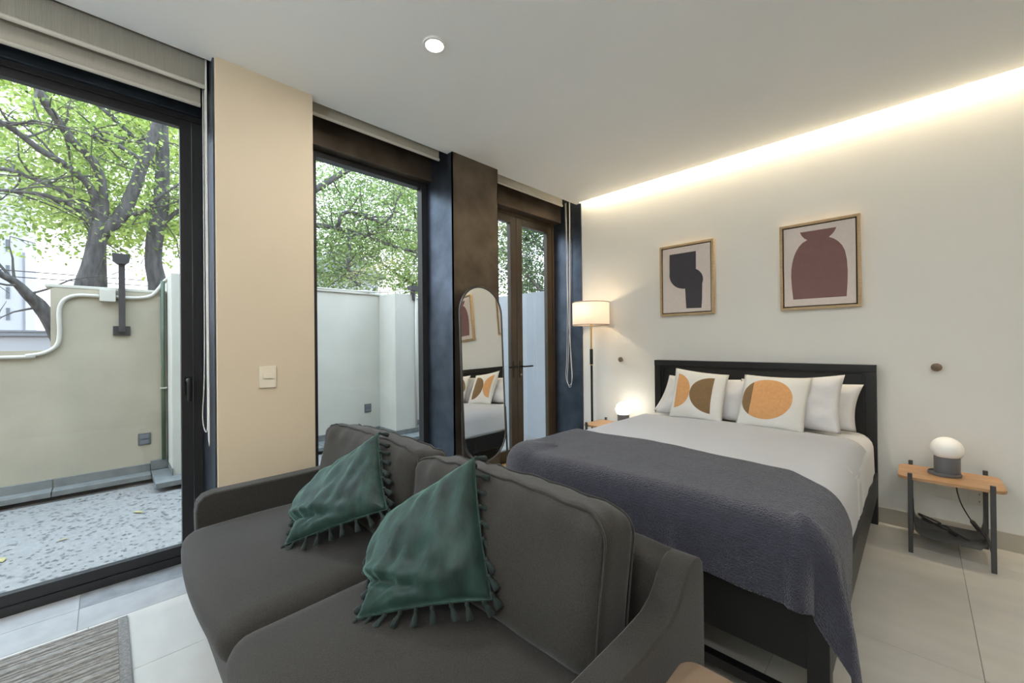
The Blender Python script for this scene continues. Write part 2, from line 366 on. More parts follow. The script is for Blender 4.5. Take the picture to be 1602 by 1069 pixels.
# ceiling with blind pocket and light slot
cb = MB().box((-0.065, YB, CEIL), (XR, -0.045, 2.93)).box((-0.55, YB, TOP), (XR, 0.14, TOP+0.1)).box((-0.065, -0.045, CEIL), (0.0, 0.0, TOP))
struct(cb, 'ceiling', M['ceil'])
struct(bx((-0.002, 0.0, -0.1), (XR, 0.14, TOP)), 'wall_bed', M['paint'])
struct(bx((XR, YB, -0.1), (XR+0.12, 0.14, TOP)), 'wall_right', M['base'])
struct(bx((-0.55, YB-0.12, -0.1), (XR+0.12, YB, TOP)), 'wall_back', M['paint'])
struct(bx((-0.47, -3.405, -0.1), (0.0, -2.90, TOP)), 'wall_pier', M['cream'], bevel=0.004)
struct(bx((-0.47, -1.808, -0.1), (0.0, -1.314, TOP)), 'wall_column', M['steelb'], bevel=0.004)
struct(bx((-0.55, YB, 2.76), (-0.47, 0.0, TOP)), 'wall_lintel', M['paint'])
# black steel linings of the window recesses
struct(bx((-0.47, -1.8155, 0.0), (0.004, -1.808, TOP)), 'trim_1', M['steel'])
struct(bx((-0.47, -0.010, 0.0), (0.0, 0.0, TOP)), 'trim_2', M['steel'])
struct(bx((-0.47, -3.413, 0.0), (-0.02, -3.405, TOP)), 'trim_3', M['steel'])
struct(bx((-0.47, -1.314, 0.0), (0.004, -1.3065, TOP)), 'trim_5', M['steelb'])
struct(bx((-0.012, -1.8155, 0.0), (0.004, -1.3065, CEIL)), 'trim_6', M['steelb'])
# weld lines on the linings, steel beams over the windows
for k, (a, b, mm) in enumerate((((-0.47, -2.893, 2.69), (-0.29, -1.8155, TOP), 'steelb'), ((-0.47, -1.3065, 2.69), (-0.29, -0.010, TOP), 'steelb'), ((-0.47, YB, 2.66), (-0.36, -3.413, TOP), 'steel'))):
    struct(bx(a, b), 'trim_%d' % (7+k), M[mm], bevel=0.004)
struct(bx((-0.33, -1.806-0.0105, 1.1055), (-0.0, -1.8155, 1.1075)), 'trim_10', M['char'])
struct(bx((-0.42, -0.0112, 1.085), (0.0, -0.0100, 1.088)), 'trim_11', M['char'])
# timber strip in front of the french doors
bd = struct(bx((-0.40, -1.30, -0.002), (-0.03, -0.02, 0.0)), 'trim_12', M['grout'])
for k in range(3):
    MB().box((-0.395+0.122*k, -1.295, 0.0), (-0.395+0.122*k+0.119, -0.025, 0.012)).build('plank', M['woodt'], bd, bevel=0.002)
# baseboard tiles
bb = struct(bx((0.0, -0.006, 0.0), (XR, 0.0, 0.10)), 'baseboard_bed', M['grout'])
x = 0.02
for x1 in (0.80, 1.97, 3.14, 4.31, XR):
    MB().box((x+0.001, -0.014, 0.0005), (x1-0.001, -0.003, 0.107)).build('tile', M['base'], bb, bevel=0.002); x = x1

# ================================================================== WINDOWS
def frame_rect(name, x0, x1, y0, y1, z0, z1, w, m, par, wt=None, wb_=None):
    wt = wt or w; wb_ = wb_ or w
    mb = MB().box((x0, y0, z0), (x1, y0+w, z1)).box((x0, y1-w, z0), (x1, y1, z1)).box((x0, y0+w, z0), (x1, y1-w, z0+wb_)).box((x0, y0+w, z1-wt), (x1, y1-w, z1))
    return mb.build(name, m, par, bevel=0.003)
# window 1, big sliding panes on the left
w1 = struct(MB().box((-0.47, -5.70, 0.0), (-0.385, -3.413, 0.045)).box((-0.47, -5.70, 2.63), (-0.385, -3.413, 2.72)).box((-0.47, -3.458, 0.045), (-0.40, -3.413, 2.63)).box((-0.47, -5.70, 0.045), (-0.40, -5.655, 2.63)), 'window_1', M['alu'], bevel=0.003)
frame_rect('sash', -0.435, -0.392, -4.62, -3.462, 0.047, 2.628, 0.055, M['alu'], w1, wb_=0.055, wt=0.045)
frame_rect('sash', -0.469, -0.437, -5.652, -4.56, 0.047, 2.628, 0.055, M['alu'], w1)
bx((-0.418, -4.565, 0.102), (-0.412, -3.517, 2.583)).build('pane', M['glass'], w1)
bx((-0.458, -5.60, 0.102), (-0.452, -4.615, 2.573)).build('pane', M['glass'], w1)
hb = MB().box((-0.392, -3.505, 0.99), (-0.378, -3.470, 1.10))
hb.tube(smoothpath([(-0.385, -3.488, 1.075), (-0.345, -3.487, 1.08), (-0.335, -3.486, 1.06), (-0.335, -3.485, 0.955)]), [0.012]*18+[0.009], 8)
hb.build('handle', M['black'], w1, smooth='auto')
struct(bx((-0.47, YB, -0.1), (-0.002, -5.70, TOP)), 'wall_left', M['cream'])
# window 2, fixed pane
w2 = struct(MB().box((-0.45, -2.893, 0.0), (-0.375, -2.75, 2.69)).box((-0.45, -1.868, 0.0), (-0.375, -1.8155, 2.69)).box((-0.45, -2.75, 2.645), (-0.375, -1.868, 2.69)).box((-0.45, -2.75, 0.0), (-0.375, -1.868, 0.07)), 'window_2', M['alu'], bevel=0.003)
bx((-0.425, -2.755, 0.065), (-0.419, -1.863, 2.65)).build('pane', M['glass'], w2)
# window 3, french doors
d1 = struct(MB().box((-0.47, -1.3065, 0.0), (-0.40, -1.268, 2.69)).box((-0.47, -0.042, 0.0), (-0.40, -0.010, 2.69)).box((-0.47, -1.268, 2.655), (-0.40, -0.042, 2.69)).box((-0.47, -1.268, 0), (-0.40, -0.042, 0.02)), 'door_1', M['alub'], bevel=0.003)
for (y0, y1) in ((-1.265, -0.656), (-0.652, -0.045)):
    lf = frame_rect('leaf', -0.455, -0.405, y0, y1, 0.022, 2.653, 0.088, M['alub'], d1, wt=0.075, wb_=0.11)
    bx((-0.433, y0+0.085, 0.13), (-0.427, y1-0.085, 2.58)).build('pane', M['glass'], lf)
hd = MB().box((-0.405, -0.715, 0.90), (-0.397, -0.685, 1.08)).box((-0.405, -0.622, 0.90), (-0.397, -0.592, 1.08))
hd.build('handle_plate', M['alub'], d1, bevel=0.002)
for s_ in (-1, 1):
    c = -0.654 + s_*0.046
    MB().tube([(-0.40, c, 1.02), (-0.35, c, 1.02), (-0.345, c+s_*0.012, 1.02), (-0.345, c+s_*0.14, 1.02)], 0.009, 8).build('lever_handle', M['black'], d1, smooth='auto')
MB().tube([(-0.40, -0.607, 0.93), (-0.388, -0.607, 0.93)], 0.010, 12).build('key_cylinder', M['rail'], d1)
MB().tube([(-0.40, -0.048, 0.40), (-0.40, -0.048, 0.47)], 0.008, 8).build('hinge', M['alub'], d1)

# roller blinds
def blind(y0, y1, x, zb, m, label, roll=2.955, r=0.032):
    t = thing('roller_blind', label, 'blind', (x, (y0+y1)/2, zb), 'roller blinds in the window pockets')
    MB().tube([(x-0.03, y0, roll), (x-0.03, y1, roll)], r, 16).build('roller', m, t, smooth='auto')
    MB().box((x-0.0015, y0, zb+0.02), (x+0.0015, y1, roll)).build('fabric', m, t)
    MB().tube([(x, y0, zb+0.012), (x, y1, zb+0.012)], 0.012, 10).build('bottom_bar', M['rail'], t, smooth='auto')
    return t
blind(-5.69, -3.432, -0.115, 2.715, M['blind'], 'grey woven roller blind hanging nearest the room above the left window')
blind(-5.69, -3.442, -0.20, 2.645, M['blind2'], 'beige roller blind hanging lower behind the grey one at the left window')
blind(-2.875, -1.86, -0.12, 2.80, M['blind2'], 'thin rolled blind, its edge showing above the middle window, room side')
blind(-2.875, -1.84, -0.20, 2.845, M['blind2'], 'thin rolled blind above the middle window, hidden side towards the glass')
blind(-1.29, -0.20, -0.12, 2.80, M['rail'], 'cream blind edge above the french doors, lower of two bars')
blind(-1.29, -0.13, -0.19, 2.86, M['blind2'], 'cream blind above the french doors, set back towards the glass')
def cord(pts, label, r=0.0028):
    return tag(MB().tube(smoothpath(pts), r, 6).build('blind_cord', M['cord'], smooth=True), label, 'cord', 'looped blind cords')
cord([(-0.19, -3.432, 2.9), (-0.19, -3.432, 1.6), (-0.20, -3.434, 1.1), (-0.235, -3.438, 0.88), (-0.20, -3.434, 0.80), (-0.14, -3.43, 0.81), (-0.125, -3.43, 0.95), (-0.13, -3.43, 1.5), (-0.15, -3.43, 2.9)], 'white blind cord loop by the left window, wider loop nearer the glass')
cord([(-0.115, -3.43, 2.9), (-0.11, -3.43, 1.6), (-0.105, -3.43, 0.9), (-0.10, -3.43, 0.77), (-0.085, -3.43, 0.755), (-0.075, -3.43, 0.79), (-0.08, -3.43, 1.5), (-0.09, -3.43, 2.9)], 'white blind cord loop by the left window, narrow loop nearer the cream pier')
cord([(-0.20, -0.04, 2.9), (-0.185, -0.04, 1.7), (-0.20, -0.04, 1.1), (-0.215, -0.04, 0.90), (-0.19, -0.04, 0.80), (-0.15, -0.04, 0.79), (-0.125, -0.04, 0.87), (-0.135, -0.04, 1.1), (-0.17, -0.04, 1.6), (-0.185, -0.04, 2.9)], 'white blind cord loop on the black steel beside the floor lamp, longer strands apart')
cord([(-0.145, -0.035, 2.9), (-0.155, -0.035, 1.7), (-0.185, -0.035, 1.05), (-0.20, -0.035, 0.86), (-0.175, -0.035, 0.765), (-0.145, -0.035, 0.78), (-0.135, -0.035, 0.9), (-0.15, -0.035, 1.3), (-0.135, -0.035, 2.9)], 'white blind cord loop on the black steel beside the floor lamp, hanging slightly lower')

# cove LED, downlights
led = tag(MB().box((0.06, -0.115, 2.93), (XR-0.05, -0.10, 2.94)).build('led_strip', M['led']), 'glowing LED strip hidden in the slot between ceiling and bed wall', 'light')
def downlight(x, y, label):
    t = thing('ceiling_downlight', label, 'light', (x, y, CEIL), 'recessed ceiling downlights')
    MB().lathe([(0.047, 0.0), (0.047, -0.010), (0.060, -0.010), (0.060, 0.0)], (x, y, CEIL), 32, cap=False).build('trim_ring', M['white'], t, smooth='auto')
    MB().lathe([(0.0461, -0.004), (0.0461, -0.001)], (x, y, CEIL), 32).build('lens', M['down_on'], t)
for (x, y), lb in zip(DOWN, ('round recessed ceiling light above the window side of the sofa', 'added fill downlight, out of view behind the camera near the windows', 'added fill downlight, out of view on the right, bed side', 'added fill downlight, out of view in the far back corner')):
    downlight(x, y, lb)

# ================================================================== WALL FITTINGS
def plate(name, c, n, w, h, label, cat, m, extra):
    """c centre on wall; n 'x' or 'y' wall"""
    t = thing(name, label, cat, c)
    cx, cy, cz = c
    def b(u0, u1, z0, z1, d0, d1):
        if n == 'x': return MB().box((cx+d0, cy+u0, cz+z0), (cx+d1, cy+u1, cz+z1))
        return MB().box((cx+u0, cy-d1, cz+z0), (cx+u1, cy-d0, cz+z1))
    b(-w/2, w/2, -h/2, h/2, 0.0, 0.007).build('plate', m, t, bevel=0.003)
    for (nm, u0, u1, z0, z1, d0, d1, mm) in extra: b(u0, u1, z0, z1, d0, d1).build(nm, mm, t, bevel=0.001)
    return t
plate('light_switch', (0.0, -3.164, 1.095), 'x', 0.088, 0.125, 'cream rocker light switch on the cream pier', 'switch', M['plastic'], [('rocker', -0.026, 0.026, -0.008, 0.020, 0.006, 0.013, M['plastic'])])
plate('blank_plate', (2.802, 0.0, 0.288), 'y', 0.078, 0.083, 'plain off-white blank wall plate under the right nightstand', 'plate', M['plasticw'], [('insert', -0.030, 0.030, -0.032, 0.032, 0.006, 0.008, M['plasticw'])])
plate('wall_outlet', (2.952, 0.0, 0.288), 'y', 0.085, 0.098, 'off-white wall outlet with two sockets behind the right nightstand leg', 'outlet', M['plasticw'],
      [('socket_face', -0.014, 0.034, -0.042, 0.042, 0.006, 0.009, M['plasticw'])] + [('slot', 0.004+a, 0.008+a, b_, b_+0.012, 0.0085, 0.0095, M['greyp']) for a in (-0.006, 0.010) for b_ in (-0.03, 0.015)])
for (x, lb) in ((0.496, 'round wooden wall peg left of the bed by the floor lamp'), (2.775, 'round dark wooden wall peg right of the bed above the nightstand')):
    t = thing('wall_peg', lb, 'peg', (x, 0, 1.093), 'wooden wall pegs')
    MB().tube([(x, -0.001, 1.093), (x, -0.030, 1.093)], 0.010, 12).build('stem', M['peg'], t, smooth='auto')
    MB().tube([(x, -0.028, 1.093), (x, -0.031, 1.093), (x, -0.040, 1.093), (x, -0.043, 1.093)], [0.022, 0.026, 0.026, 0.022], 24).build('knob', M['peg'], t, smooth='auto')

# pictures
def picture(x0, x1, z0, z1, poly, pm, label):
    t = thing('framed_picture', label, 'picture', ((x0+x1)/2, 0, z0), 'framed prints above the bed')
    w = 0.019; yb, yf = -0.002, -0.042
    mb = MB()
    for a, b in (((x0, z0), (x0+w, z1)), ((x1-w, z0), (x1, z1)), ((x0+w, z0), (x1-w, z0+w)), ((x0+w, z1-w), (x1-w, z1))):
        mb.box((a[0], yf, a[1]), (b[0], yb, b[1]))
    mb.build('frame', M['gold'], t, bevel=0.0015)
    MB().box((x0+w, -0.012, z0+w), (x1-w, -0.004, z1-w)).build('backing', M['frame_in'], t)
    MB().box((x0+w+0.009, -0.036, z0+w+0.009), (x1-w-0.009, -0.012, z1-w-0.009)).build('canvas', M['canvas'], t, bevel=0.001)
    MB().prism(poly, lambda p: (p[0], -0.0355, p[1]), lambda p: (p[0], -0.0368, p[1])).build('printed_shape', pm, t)
def arc(p0, p1, c, n=8):
    a0 = math.atan2(p0[1]-c[1], p0[0]-c[0]); a1 = math.atan2(p1[1]-c[1], p1[0]-c[0]); r0 = math.hypot(p0[0]-c[0], p0[1]-c[1]); r1 = math.hypot(p1[0]-c[0], p1[1]-c[1])
    if a1-a0 > PI: a1 -= 2*PI
    if a0-a1 > PI: a1 += 2*PI
    return [(c[0]+(r0+(r1-r0)*k/n)*math.cos(a0+(a1-a0)*k/n), c[1]+(r0+(r1-r0)*k/n)*math.sin(a0+(a1-a0)*k/n)) for k in range(n+1)]
sh1 = [(1.029, 2.099), (1.273, 2.098), (1.271, 1.934)] + arc((1.276, 1.932), (1.325, 1.80), (1.235, 1.815), 7) + [(1.322, 1.66), (1.316, 1.578), (1.181, 1.582), (1.172, 1.765)] + arc((1.150, 1.766), (1.028, 1.93), (1.165, 1.905), 9) + [(1.027, 2.0)]
sh2 = [(2.055, 2.108), (2.277, 2.106), (2.266, 2.080), (2.252, 2.060), (2.233, 2.043)] + [(2.233, 2.041), (2.262, 2.024), (2.288, 1.998), (2.308, 1.967), (2.324, 1.925), (2.334, 1.86), (2.338, 1.78), (2.336, 1.69), (2.330, 1.593), (2.007, 1.594), (1.999, 1.69), (1.995, 1.77), (1.997, 1.83), (2.004, 1.88), (2.015, 1.93), (2.030, 1.967), (2.048, 2.0), (2.070, 2.025), (2.102, 2.042), (2.082, 2.058), (2.067, 2.079)]
picture(0.933, 1.424, 1.520, 2.184, sh1, M['navy'], 'oak framed print of a charcoal abstract bracket shape, left of the two')
picture(1.921, 2.411, 1.513, 2.177, sh2, M['rose'], 'oak framed print of a dusty rose vase silhouette, right of the two')

# ================================================================== BED
XL, XRB, YF = 0.89, 2.487, -2.235
bed = thing('double_bed', 'black wooden double bed with panelled headboard against the wall', 'bed', ((XL+XRB)/2, -1.1, 0))
hbm = MB().box((XL, -0.085, 0.0), (XL+0.06, -0.025, 1.06)).box((XRB-0.06, -0.085, 0.0), (XRB, -0.025, 1.06)).box((XL, -0.09, 1.05), (XRB, -0.02, 1.10)).box((XL+0.06, -0.08, 0.30), (XRB-0.06, -0.03, 0.36))
hbm.build('headboard_frame', M['black'], bed, bevel=0.003)
pn = MB().box((XL+0.06, -0.058, 0.36), (XRB-0.06, -0.035, 1.05)); pn.build('headboard_panel', M['black'], bed)
tr = MB()
for a, b in (((XL+0.06, 1.035), (XRB-0.06, 1.05)), ((XL+0.06, 0.36), (XL+0.075, 1.035)), ((XRB-0.075, 0.36), (XRB-0.06, 1.035))):
    tr.box((a[0], -0.072, a[1]), (b[0], -0.058, b[1]))
tr.build('panel_moulding', M['black'], bed, bevel=0.004)
for xa, xb in ((XL+0.002, XL+0.032), (XRB-0.030, XRB)):
    MB().box((xa, YF+0.06, 0.20), (xb, -0.085, 0.36)).build('side_rail', M['black'], bed, bevel=0.003)
MB().box((XL+0.06, YF+0.005, 0.21), (XRB-0.06, YF+0.04, 0.42)).build('foot_rail', M['black'], bed, bevel=0.003)
MB().box((XL+0.06, YF+0.008, 0.062), (XRB-0.06, YF+0.045, 0.100)).build('stretcher', M['black'], bed, bevel=0.003)
for xa in (XL, XRB-0.06): MB().box((xa, YF, 0.0), (xa+0.06, YF+0.06, 0.40)).build('foot_post', M['black'], bed, bevel=0.003)
MB().box((XL+0.032, YF+0.05, 0.22), (XRB-0.032, -0.085, 0.25)).build('slat_base', M['black'], bed)
mt = MB().rbox(((XL+XRB)/2, -1.15, 0.425), ((XRB-XL)/2-0.035, 1.045, 0.17), 0.14, 12).build('mattress', M['linen'], smooth=True)
tag(mt, 'white mattress in the black bed frame under the covers', 'mattress')

def drape(name, xl, xr, yf, yh, ztop, R, hang_l, hang_r, hang_f, m, flare=0.02, fold=0.02, nx=90, ny=60, thick=0.006, seed=0, crown=0.012, head_hang=0, hemfn=None, headfn=None, rip=0.004, side=(1.0, 1.0), El=0.0, Er=0.0):
    """cloth laid over the bed: flat top, rounded edges, hanging sides, gathered corner folds"""
    xi0, xi1 = xl+R+El, xr-R-Er
    q = PI*R/2 + max(El, Er)
    us = [-(hang_l+q) + (hang_l+q + (xi1-xi0) + hang_r+q)*i/nx for i in range(nx+1)]
    L = (yh-yf-R) + PI*R/2 + hang_f
    vs = []; uv = []
    def edge(rho, E):
        if rho <= 0: return 0.0, 0.0
        if rho <= E: return rho, 0.0
        q = PI*R/2 + E
        if rho < q: return E+R*math.sin((rho-E)/R), -R*(1-math.cos((rho-E)/R))
        return R+E, -R-(rho-q)
    for j in range(ny+1):
        for i in range(nx+1):
            u = us[i]; t = L*j/ny; cc = min(1, max(0, u/(xi1-xi0))); E = El+(Er-El)*cc; yi = yf+R+E; qe = PI*R/2+E
            hd_ = headfn((u)/(xi1-xi0)) if headfn else 0.0
            y = (yh+hd_) - t*(L+hd_)/L
            ox = max(0.0, -u) if u < 0 else max(0.0, u-(xi1-xi0)); sx = -1 if u < 0 else 1
            oy = max(0.0, yi-y)
            if ox > 0 and oy > 0:
                rho = math.hypot(ox, oy); th = math.atan2(oy, ox)
            else: rho = ox+oy; th = 0 if ox > 0 else PI/2
            h, dz = edge(rho, E)
            dep = max(0.0, rho-qe+0.06)
            bx_ = min(max(u, 0), xi1-xi0) + xi0; by_ = max(y, yi)
            ks = side[0] if sx < 0 else side[1]
            if ox > 0 and oy > 0:
                kk = ks + (1-ks)*(th/(PI/2) if sx > 0 else 0.3*th/(PI/2)); w = math.sin(2*th)
                h += kk*(flare*dep/0.3 + fold*min(1, dep/0.25)*(w*math.cos(7*(th-0.62))))
                dz += w*0.02
            elif oy > 0:
                h += flare*dep/0.3*0.5 + fold*0.7*min(1, dep/0.25)*(noise.noise(Vector((bx_*4.2+seed, seed, 0)))+0.8*math.exp(-((bx_-2.02-0.15*dep)/0.035)**2))
            elif ox > 0:
                h += ks*flare*dep/0.3*0.6 + ks*fold*0.55*min(1, dep/0.25)*noise.noise(Vector((by_*4.5+seed, seed+9, sx)))
            px = bx_ + (sx*math.cos(th)*h if ox > 0 else 0); py = by_ - (math.sin(th)*h if oy > 0 else 0)
            cx = (bx_-xi0)/(xi1-xi0)
            z = ztop + dz + crown*math.sin(PI*min(1, max(0, cx)))*(1 if rho < 0.05 else 1)
            z += rip*noise.noise(Vector((px*3+seed, py*3, seed))) + rip*0.6*noise.noise(Vector((px*9+seed, py*7, seed+3)))
            vs.append((px, py, max(z, 0.02))); uv.append((u, y))
    n0 = len(vs); fs = []
    for j in range(ny):
        for i in range(nx):
            a = j*(nx+1)+i; fs.append((a, a+nx+1, a+nx+2, a+1))
    mb = MB(); mb.add(vs, fs)
    o = mb.build(name, m, smooth=True, uv=uv)
    md = o.modifiers.new('thickness', 'SOLIDIFY'); md.thickness = thick; md.offset = 1
    return o
tag(drape('bed_sheet', XL+0.025, XRB-0.025, -1.2, -0.10, 0.618, 0.085, 0.20, 0.20, -0.10, M['linen'], flare=0.01, fold=0.02, nx=70, ny=24, seed=3, crown=0.012, thick=0.006),
    'white cotton sheet showing between pillows and duvet edge', 'sheet')
tag(drape('duvet', XL+0.02, XRB-0.035, YF+0.02, -0.47, 0.632, 0.10, 0.16, 0.16, 0.04, M['duvet'], flare=0.008, fold=0.02, nx=90, ny=50, seed=5, crown=0.016, thick=0.014,
          headfn=lambda c: 0.012*math.sin(9*c), El=0.17, Er=0.05), 'plain white duvet across the bed between pillows and blanket', 'duvet')
tag(drape('blanket', XL+0.0, XRB+0.014, YF-0.012, -1.56, 0.662, 0.11, 0.25, 0.31, 0.135, M['blanket'], flare=0.055, fold=0.055, nx=130, ny=80, seed=11, crown=0.016, thick=0.008,
          headfn=lambda c: 0.07-0.11*c+0.010*math.sin(7*c)-1.1*max(0, c-0.9), side=(0.1, 0.6), El=0.19, Er=0.0), 'dark grey textured cotton blanket folded over the foot of the bed', 'blanket')

# pillows as warped quads
def pillow(name, TL, TR, BR, BL, T, mats, label, cat, group=None, n=26, pinch=0.07, wr=0.012, seed=0, ws=6.0, flat=2.6, power=0.55, sub=None, smooth=True, crease=None, pinchl=None):
    TL, TR, BR, BL = map(Vector, (TL, TR, BR, BL))
    def base(u, v): return (BL*(1-u)+BR*u)*(1-v) + (TL*(1-u)+TR*u)*v
    nrm = ((BR-BL+TR-TL).cross(TL-BL+TR-BR)).normalized()
    vs = []; uv = []; mb = MB()
    def P(i, j, side):
        u, v = i/n, j/n
        a, b = 2*u-1, 2*v-1
        uu = u - 0.5*a*pinch*(1-b*b)
        if pinchl is not None and a < 0: uu = u + a*(0.10*math.exp(-((v-0.70)/0.24)**2) - 0.075*math.exp(-((v-0.20)/0.14)**2))
        vv = v - 0.5*b*pinch*(1-a*a)
        f = max(0.0, (1-abs(a)**flat)*(1-abs(b)**flat))**power
        p = base(uu, vv)
        w = noise.noise(p*ws + Vector((seed, side*3.1, 0)))*wr + noise.noise(p*ws*2.3 + Vector((seed+5, side, 0)))*wr*0.5
        e = min(1.0, f*1.5)
        p = p + nrm*side*(T*0.5*f + w*e)
        if crease and side == crease[0]: p = p + nrm*side*crease[1](u, v)*e
        return p, (u, v)
    idx = {}
    for side in (1, -1):
        for j in range(n+1):
            for i in range(n+1):
                bd_ = i in (0, n) or j in (0, n)
                if side == -1 and bd_: idx[(i, j, -1)] = idx[(i, j, 1)]; continue
                p, t = P(i, j, side if not bd_ else 1); idx[(i, j, side)] = len(vs); vs.append(p); uv.append(t)
    ff = []; mi = []
    for side in (1, -1):
        for j in range(n):
            for i in range(n):
                q = [idx[(i, j, side)], idx[(i+1, j, side)], idx[(i+1, j+1, side)], idx[(i, j+1, side)]]
                ff.append(q if side == 1 else q[::-1]); mi.append(0 if side == 1 else 1)
    mb.v = [tuple(v) for v in vs]; mb.f = [tuple(q) for q in ff]; mb.mi = mi
    o = mb.build(name, mats, smooth=True, uv=uv)
    tag(o, label, cat, group)
    edge = [vs[idx[(i, 0, 1)]] for i in range(n)] + [vs[idx[(n, j, 1)]] for j in range(n)] + [vs[idx[(i, n, 1)]] for i in range(n, 0, -1)] + [vs[idx[(0, j, 1)]] for j in range(n, 0, -1)]
    return o, edge, nrm
ZB = 0.645
pw = 'white sleeping pillows against the headboard'
pillow('pillow', (1.06, -0.14, 0.965), (1.66, -0.13, 0.955), (1.70, -0.24, 0.645), (0.965, -0.27, 0.645), 0.15, [M['pillow'], M['pillow']], 'white pillow behind the half-disc cushion, leftmost on the bed', 'pillow', pw, seed=1, wr=0.022)
pillow('pillow', (1.66, -0.13, 0.965), (2.425, -0.12, 0.965), (2.39, -0.21, 0.645), (1.67, -0.22, 0.645), 0.14, [M['pillow'], M['pillow']], 'white pillow at the back right, its crumpled end nearest the headboard post', 'pillow', pw, seed=2, wr=0.026)
pillow('pillow', (1.12, -0.235, 0.945), (1.765, -0.235, 0.96), (1.75, -0.37, 0.648), (1.03, -0.38, 0.648), 0.13, [M['pillow'], M['pillow']], 'white pillow whose right end shows in the gap between the two printed cushions', 'pillow', pw, seed=3, wr=0.028)
pillow('pillow', (1.72, -0.235, 0.975), (2.335, -0.225, 1.035), (2.325, -0.37, 0.645), (1.74, -0.38, 0.645), 0.15, [M['pillow'], M['pillow']], 'plump white pillow beside the full-disc cushion with one raised corner', 'pillow', pw, seed=4, wr=0.022)
pc = 'printed cushions on the bed'
pillow('printed_cushion', (1.19, -0.30, 1.045), (1.625, -0.315, 1.005), (1.625, -0.50, 0.640), (1.205, -0.49, 0.640), 0.11, [M['print1'], M['linen']], 'cream cushion printed with an orange half disc and a brown half disc', 'cushion', pc, seed=5, wr=0.008, pinch=0.05)
pillow('printed_cushion', (1.735, -0.31, 1.015), (2.165, -0.31, 1.01), (2.14, -0.50, 0.640), (1.715, -0.50, 0.640), 0.11, [M['print2'], M['linen']], 'cream cushion printed with one orange disc with a brown segment', 'cushion', pc, seed=6, wr=0.006, pinch=0.05)

# ================================================================== NIGHTSTANDS
def nightstand(x0, x1, label):
    """x0,x1 = leg centres"""
    cx = (x0+x1)/2
    t = thing('nightstand', label, 'nightstand', (cx, -0.24, 0), 'nightstands beside the bed')
    pts = []
    hx0, hx1, y0, y1 = x0-0.055, x1+0.055, -0.415, -0.075
    for (ccx, ccy, a0) in ((hx1-0.045, y1-0.045, 0), (hx0+0.045, y1-0.045, 90), (hx0+0.045, y0+0.045, 180), (hx1-0.045, y0+0.045, 270)):
        for k in range(6):
            a = math.radians(a0+18*k); pts.append((ccx+0.045*math.cos(a), ccy+0.045*math.sin(a)))
    MB().prism(pts, lambda p: (p[0], p[1], 0.430), lambda p: (p[0], p[1], 0.448)).build('tabletop', M['wood'], t, bevel=0.003)
    for x in (x0, x1):
        for y in (-0.425, -0.065): MB().box((x-0.0105, y-0.0085, 0.0), (x+0.0105, y+0.0085, 0.474)).build('leg', M['char'], t, bevel=0.002)
        MB().box((x-0.006, -0.416, 0.085), (x+0.006, -0.074, 0.097)).build('crossbar', M['char'], t)
    # folded sheet tray
    prof = [(x0+0.012, 0.235), (x0+0.014, 0.16), (x0+0.022, 0.118), (x0+0.045, 0.101), (cx, 0.099), (x1-0.045, 0.101), (x1-0.022, 0.118), (x1-0.014, 0.16), (x1-0.012, 0.235)]
    mb = MB(); vs = []
    for (x, z) in prof:
        yf_ = -0.40 + max(0, (z-0.10))*1.9; vs += [(x, yf_, z), (x, -0.085, z)]
    k = len(prof)
    mb.add(vs, [(2*i, 2*i+2, 2*i+3, 2*i+1) for i in range(k-1)])
    o = mb.build('tray', M['char'], t, smooth='auto'); s_ = o.modifiers.new('thickness', 'SOLIDIFY'); s_.thickness = 0.003
    return t
nightstand(2.65, 2.973, 'oak topped nightstand with charcoal legs right of the bed')
nightstand(0.33, 0.655, 'oak topped nightstand left of the bed beneath the lit globe lamp')
def globe_lamp(x, y, on, label):
    z0 = 0.449
    t = thing('globe_lamp', label, 'lamp', (x, y, z0), 'small globe lamps on the nightstands')
    MB().lathe([(0.070, 0.0), (0.073, 0.004), (0.073, 0.018), (0.070, 0.018), (0.068, 0.008)], (x-0.012, y-0.012, z0), 40).build('saucer', M['lampgrey'], t, smooth='auto')
    MB().lathe([(0.056, 0.008), (0.057, 0.010), (0.057, 0.108), (0.055, 0.110)], (x, y, z0), 40).build('base', M['lampgrey'], t, smooth='auto')
    pr = [(0.050, 0.108)]; R = 0.0735
    for k in range(1, 17):
        a = -0.78 + (PI/2+0.78)*k/16; pr.append((max(0.0005, R*math.cos(a)), 0.157 + R*math.sin(a)*0.98))
    MB().lathe(pr, (x, y, z0), 40).build('globe', M['opal_on'] if on else M['opal'], t, smooth=True)
    return t
globe_lamp(2.81, -0.215, False, 'unlit white globe lamp with grey base on the right nightstand')
globe_lamp(0.612, -0.195, True, 'lit glowing globe lamp on the left nightstand')
cb_ = thing('lamp_cord', 'black lamp cord with inline switch coiled in the right nightstand tray', 'cord', (2.85, -0.3, 0.1))
p1 = smoothpath([(2.845, -0.25, 0.43), (2.848, -0.27, 0.37), (2.865, -0.285, 0.30), (2.893, -0.285, 0.235), (2.905, -0.285, 0.215)])
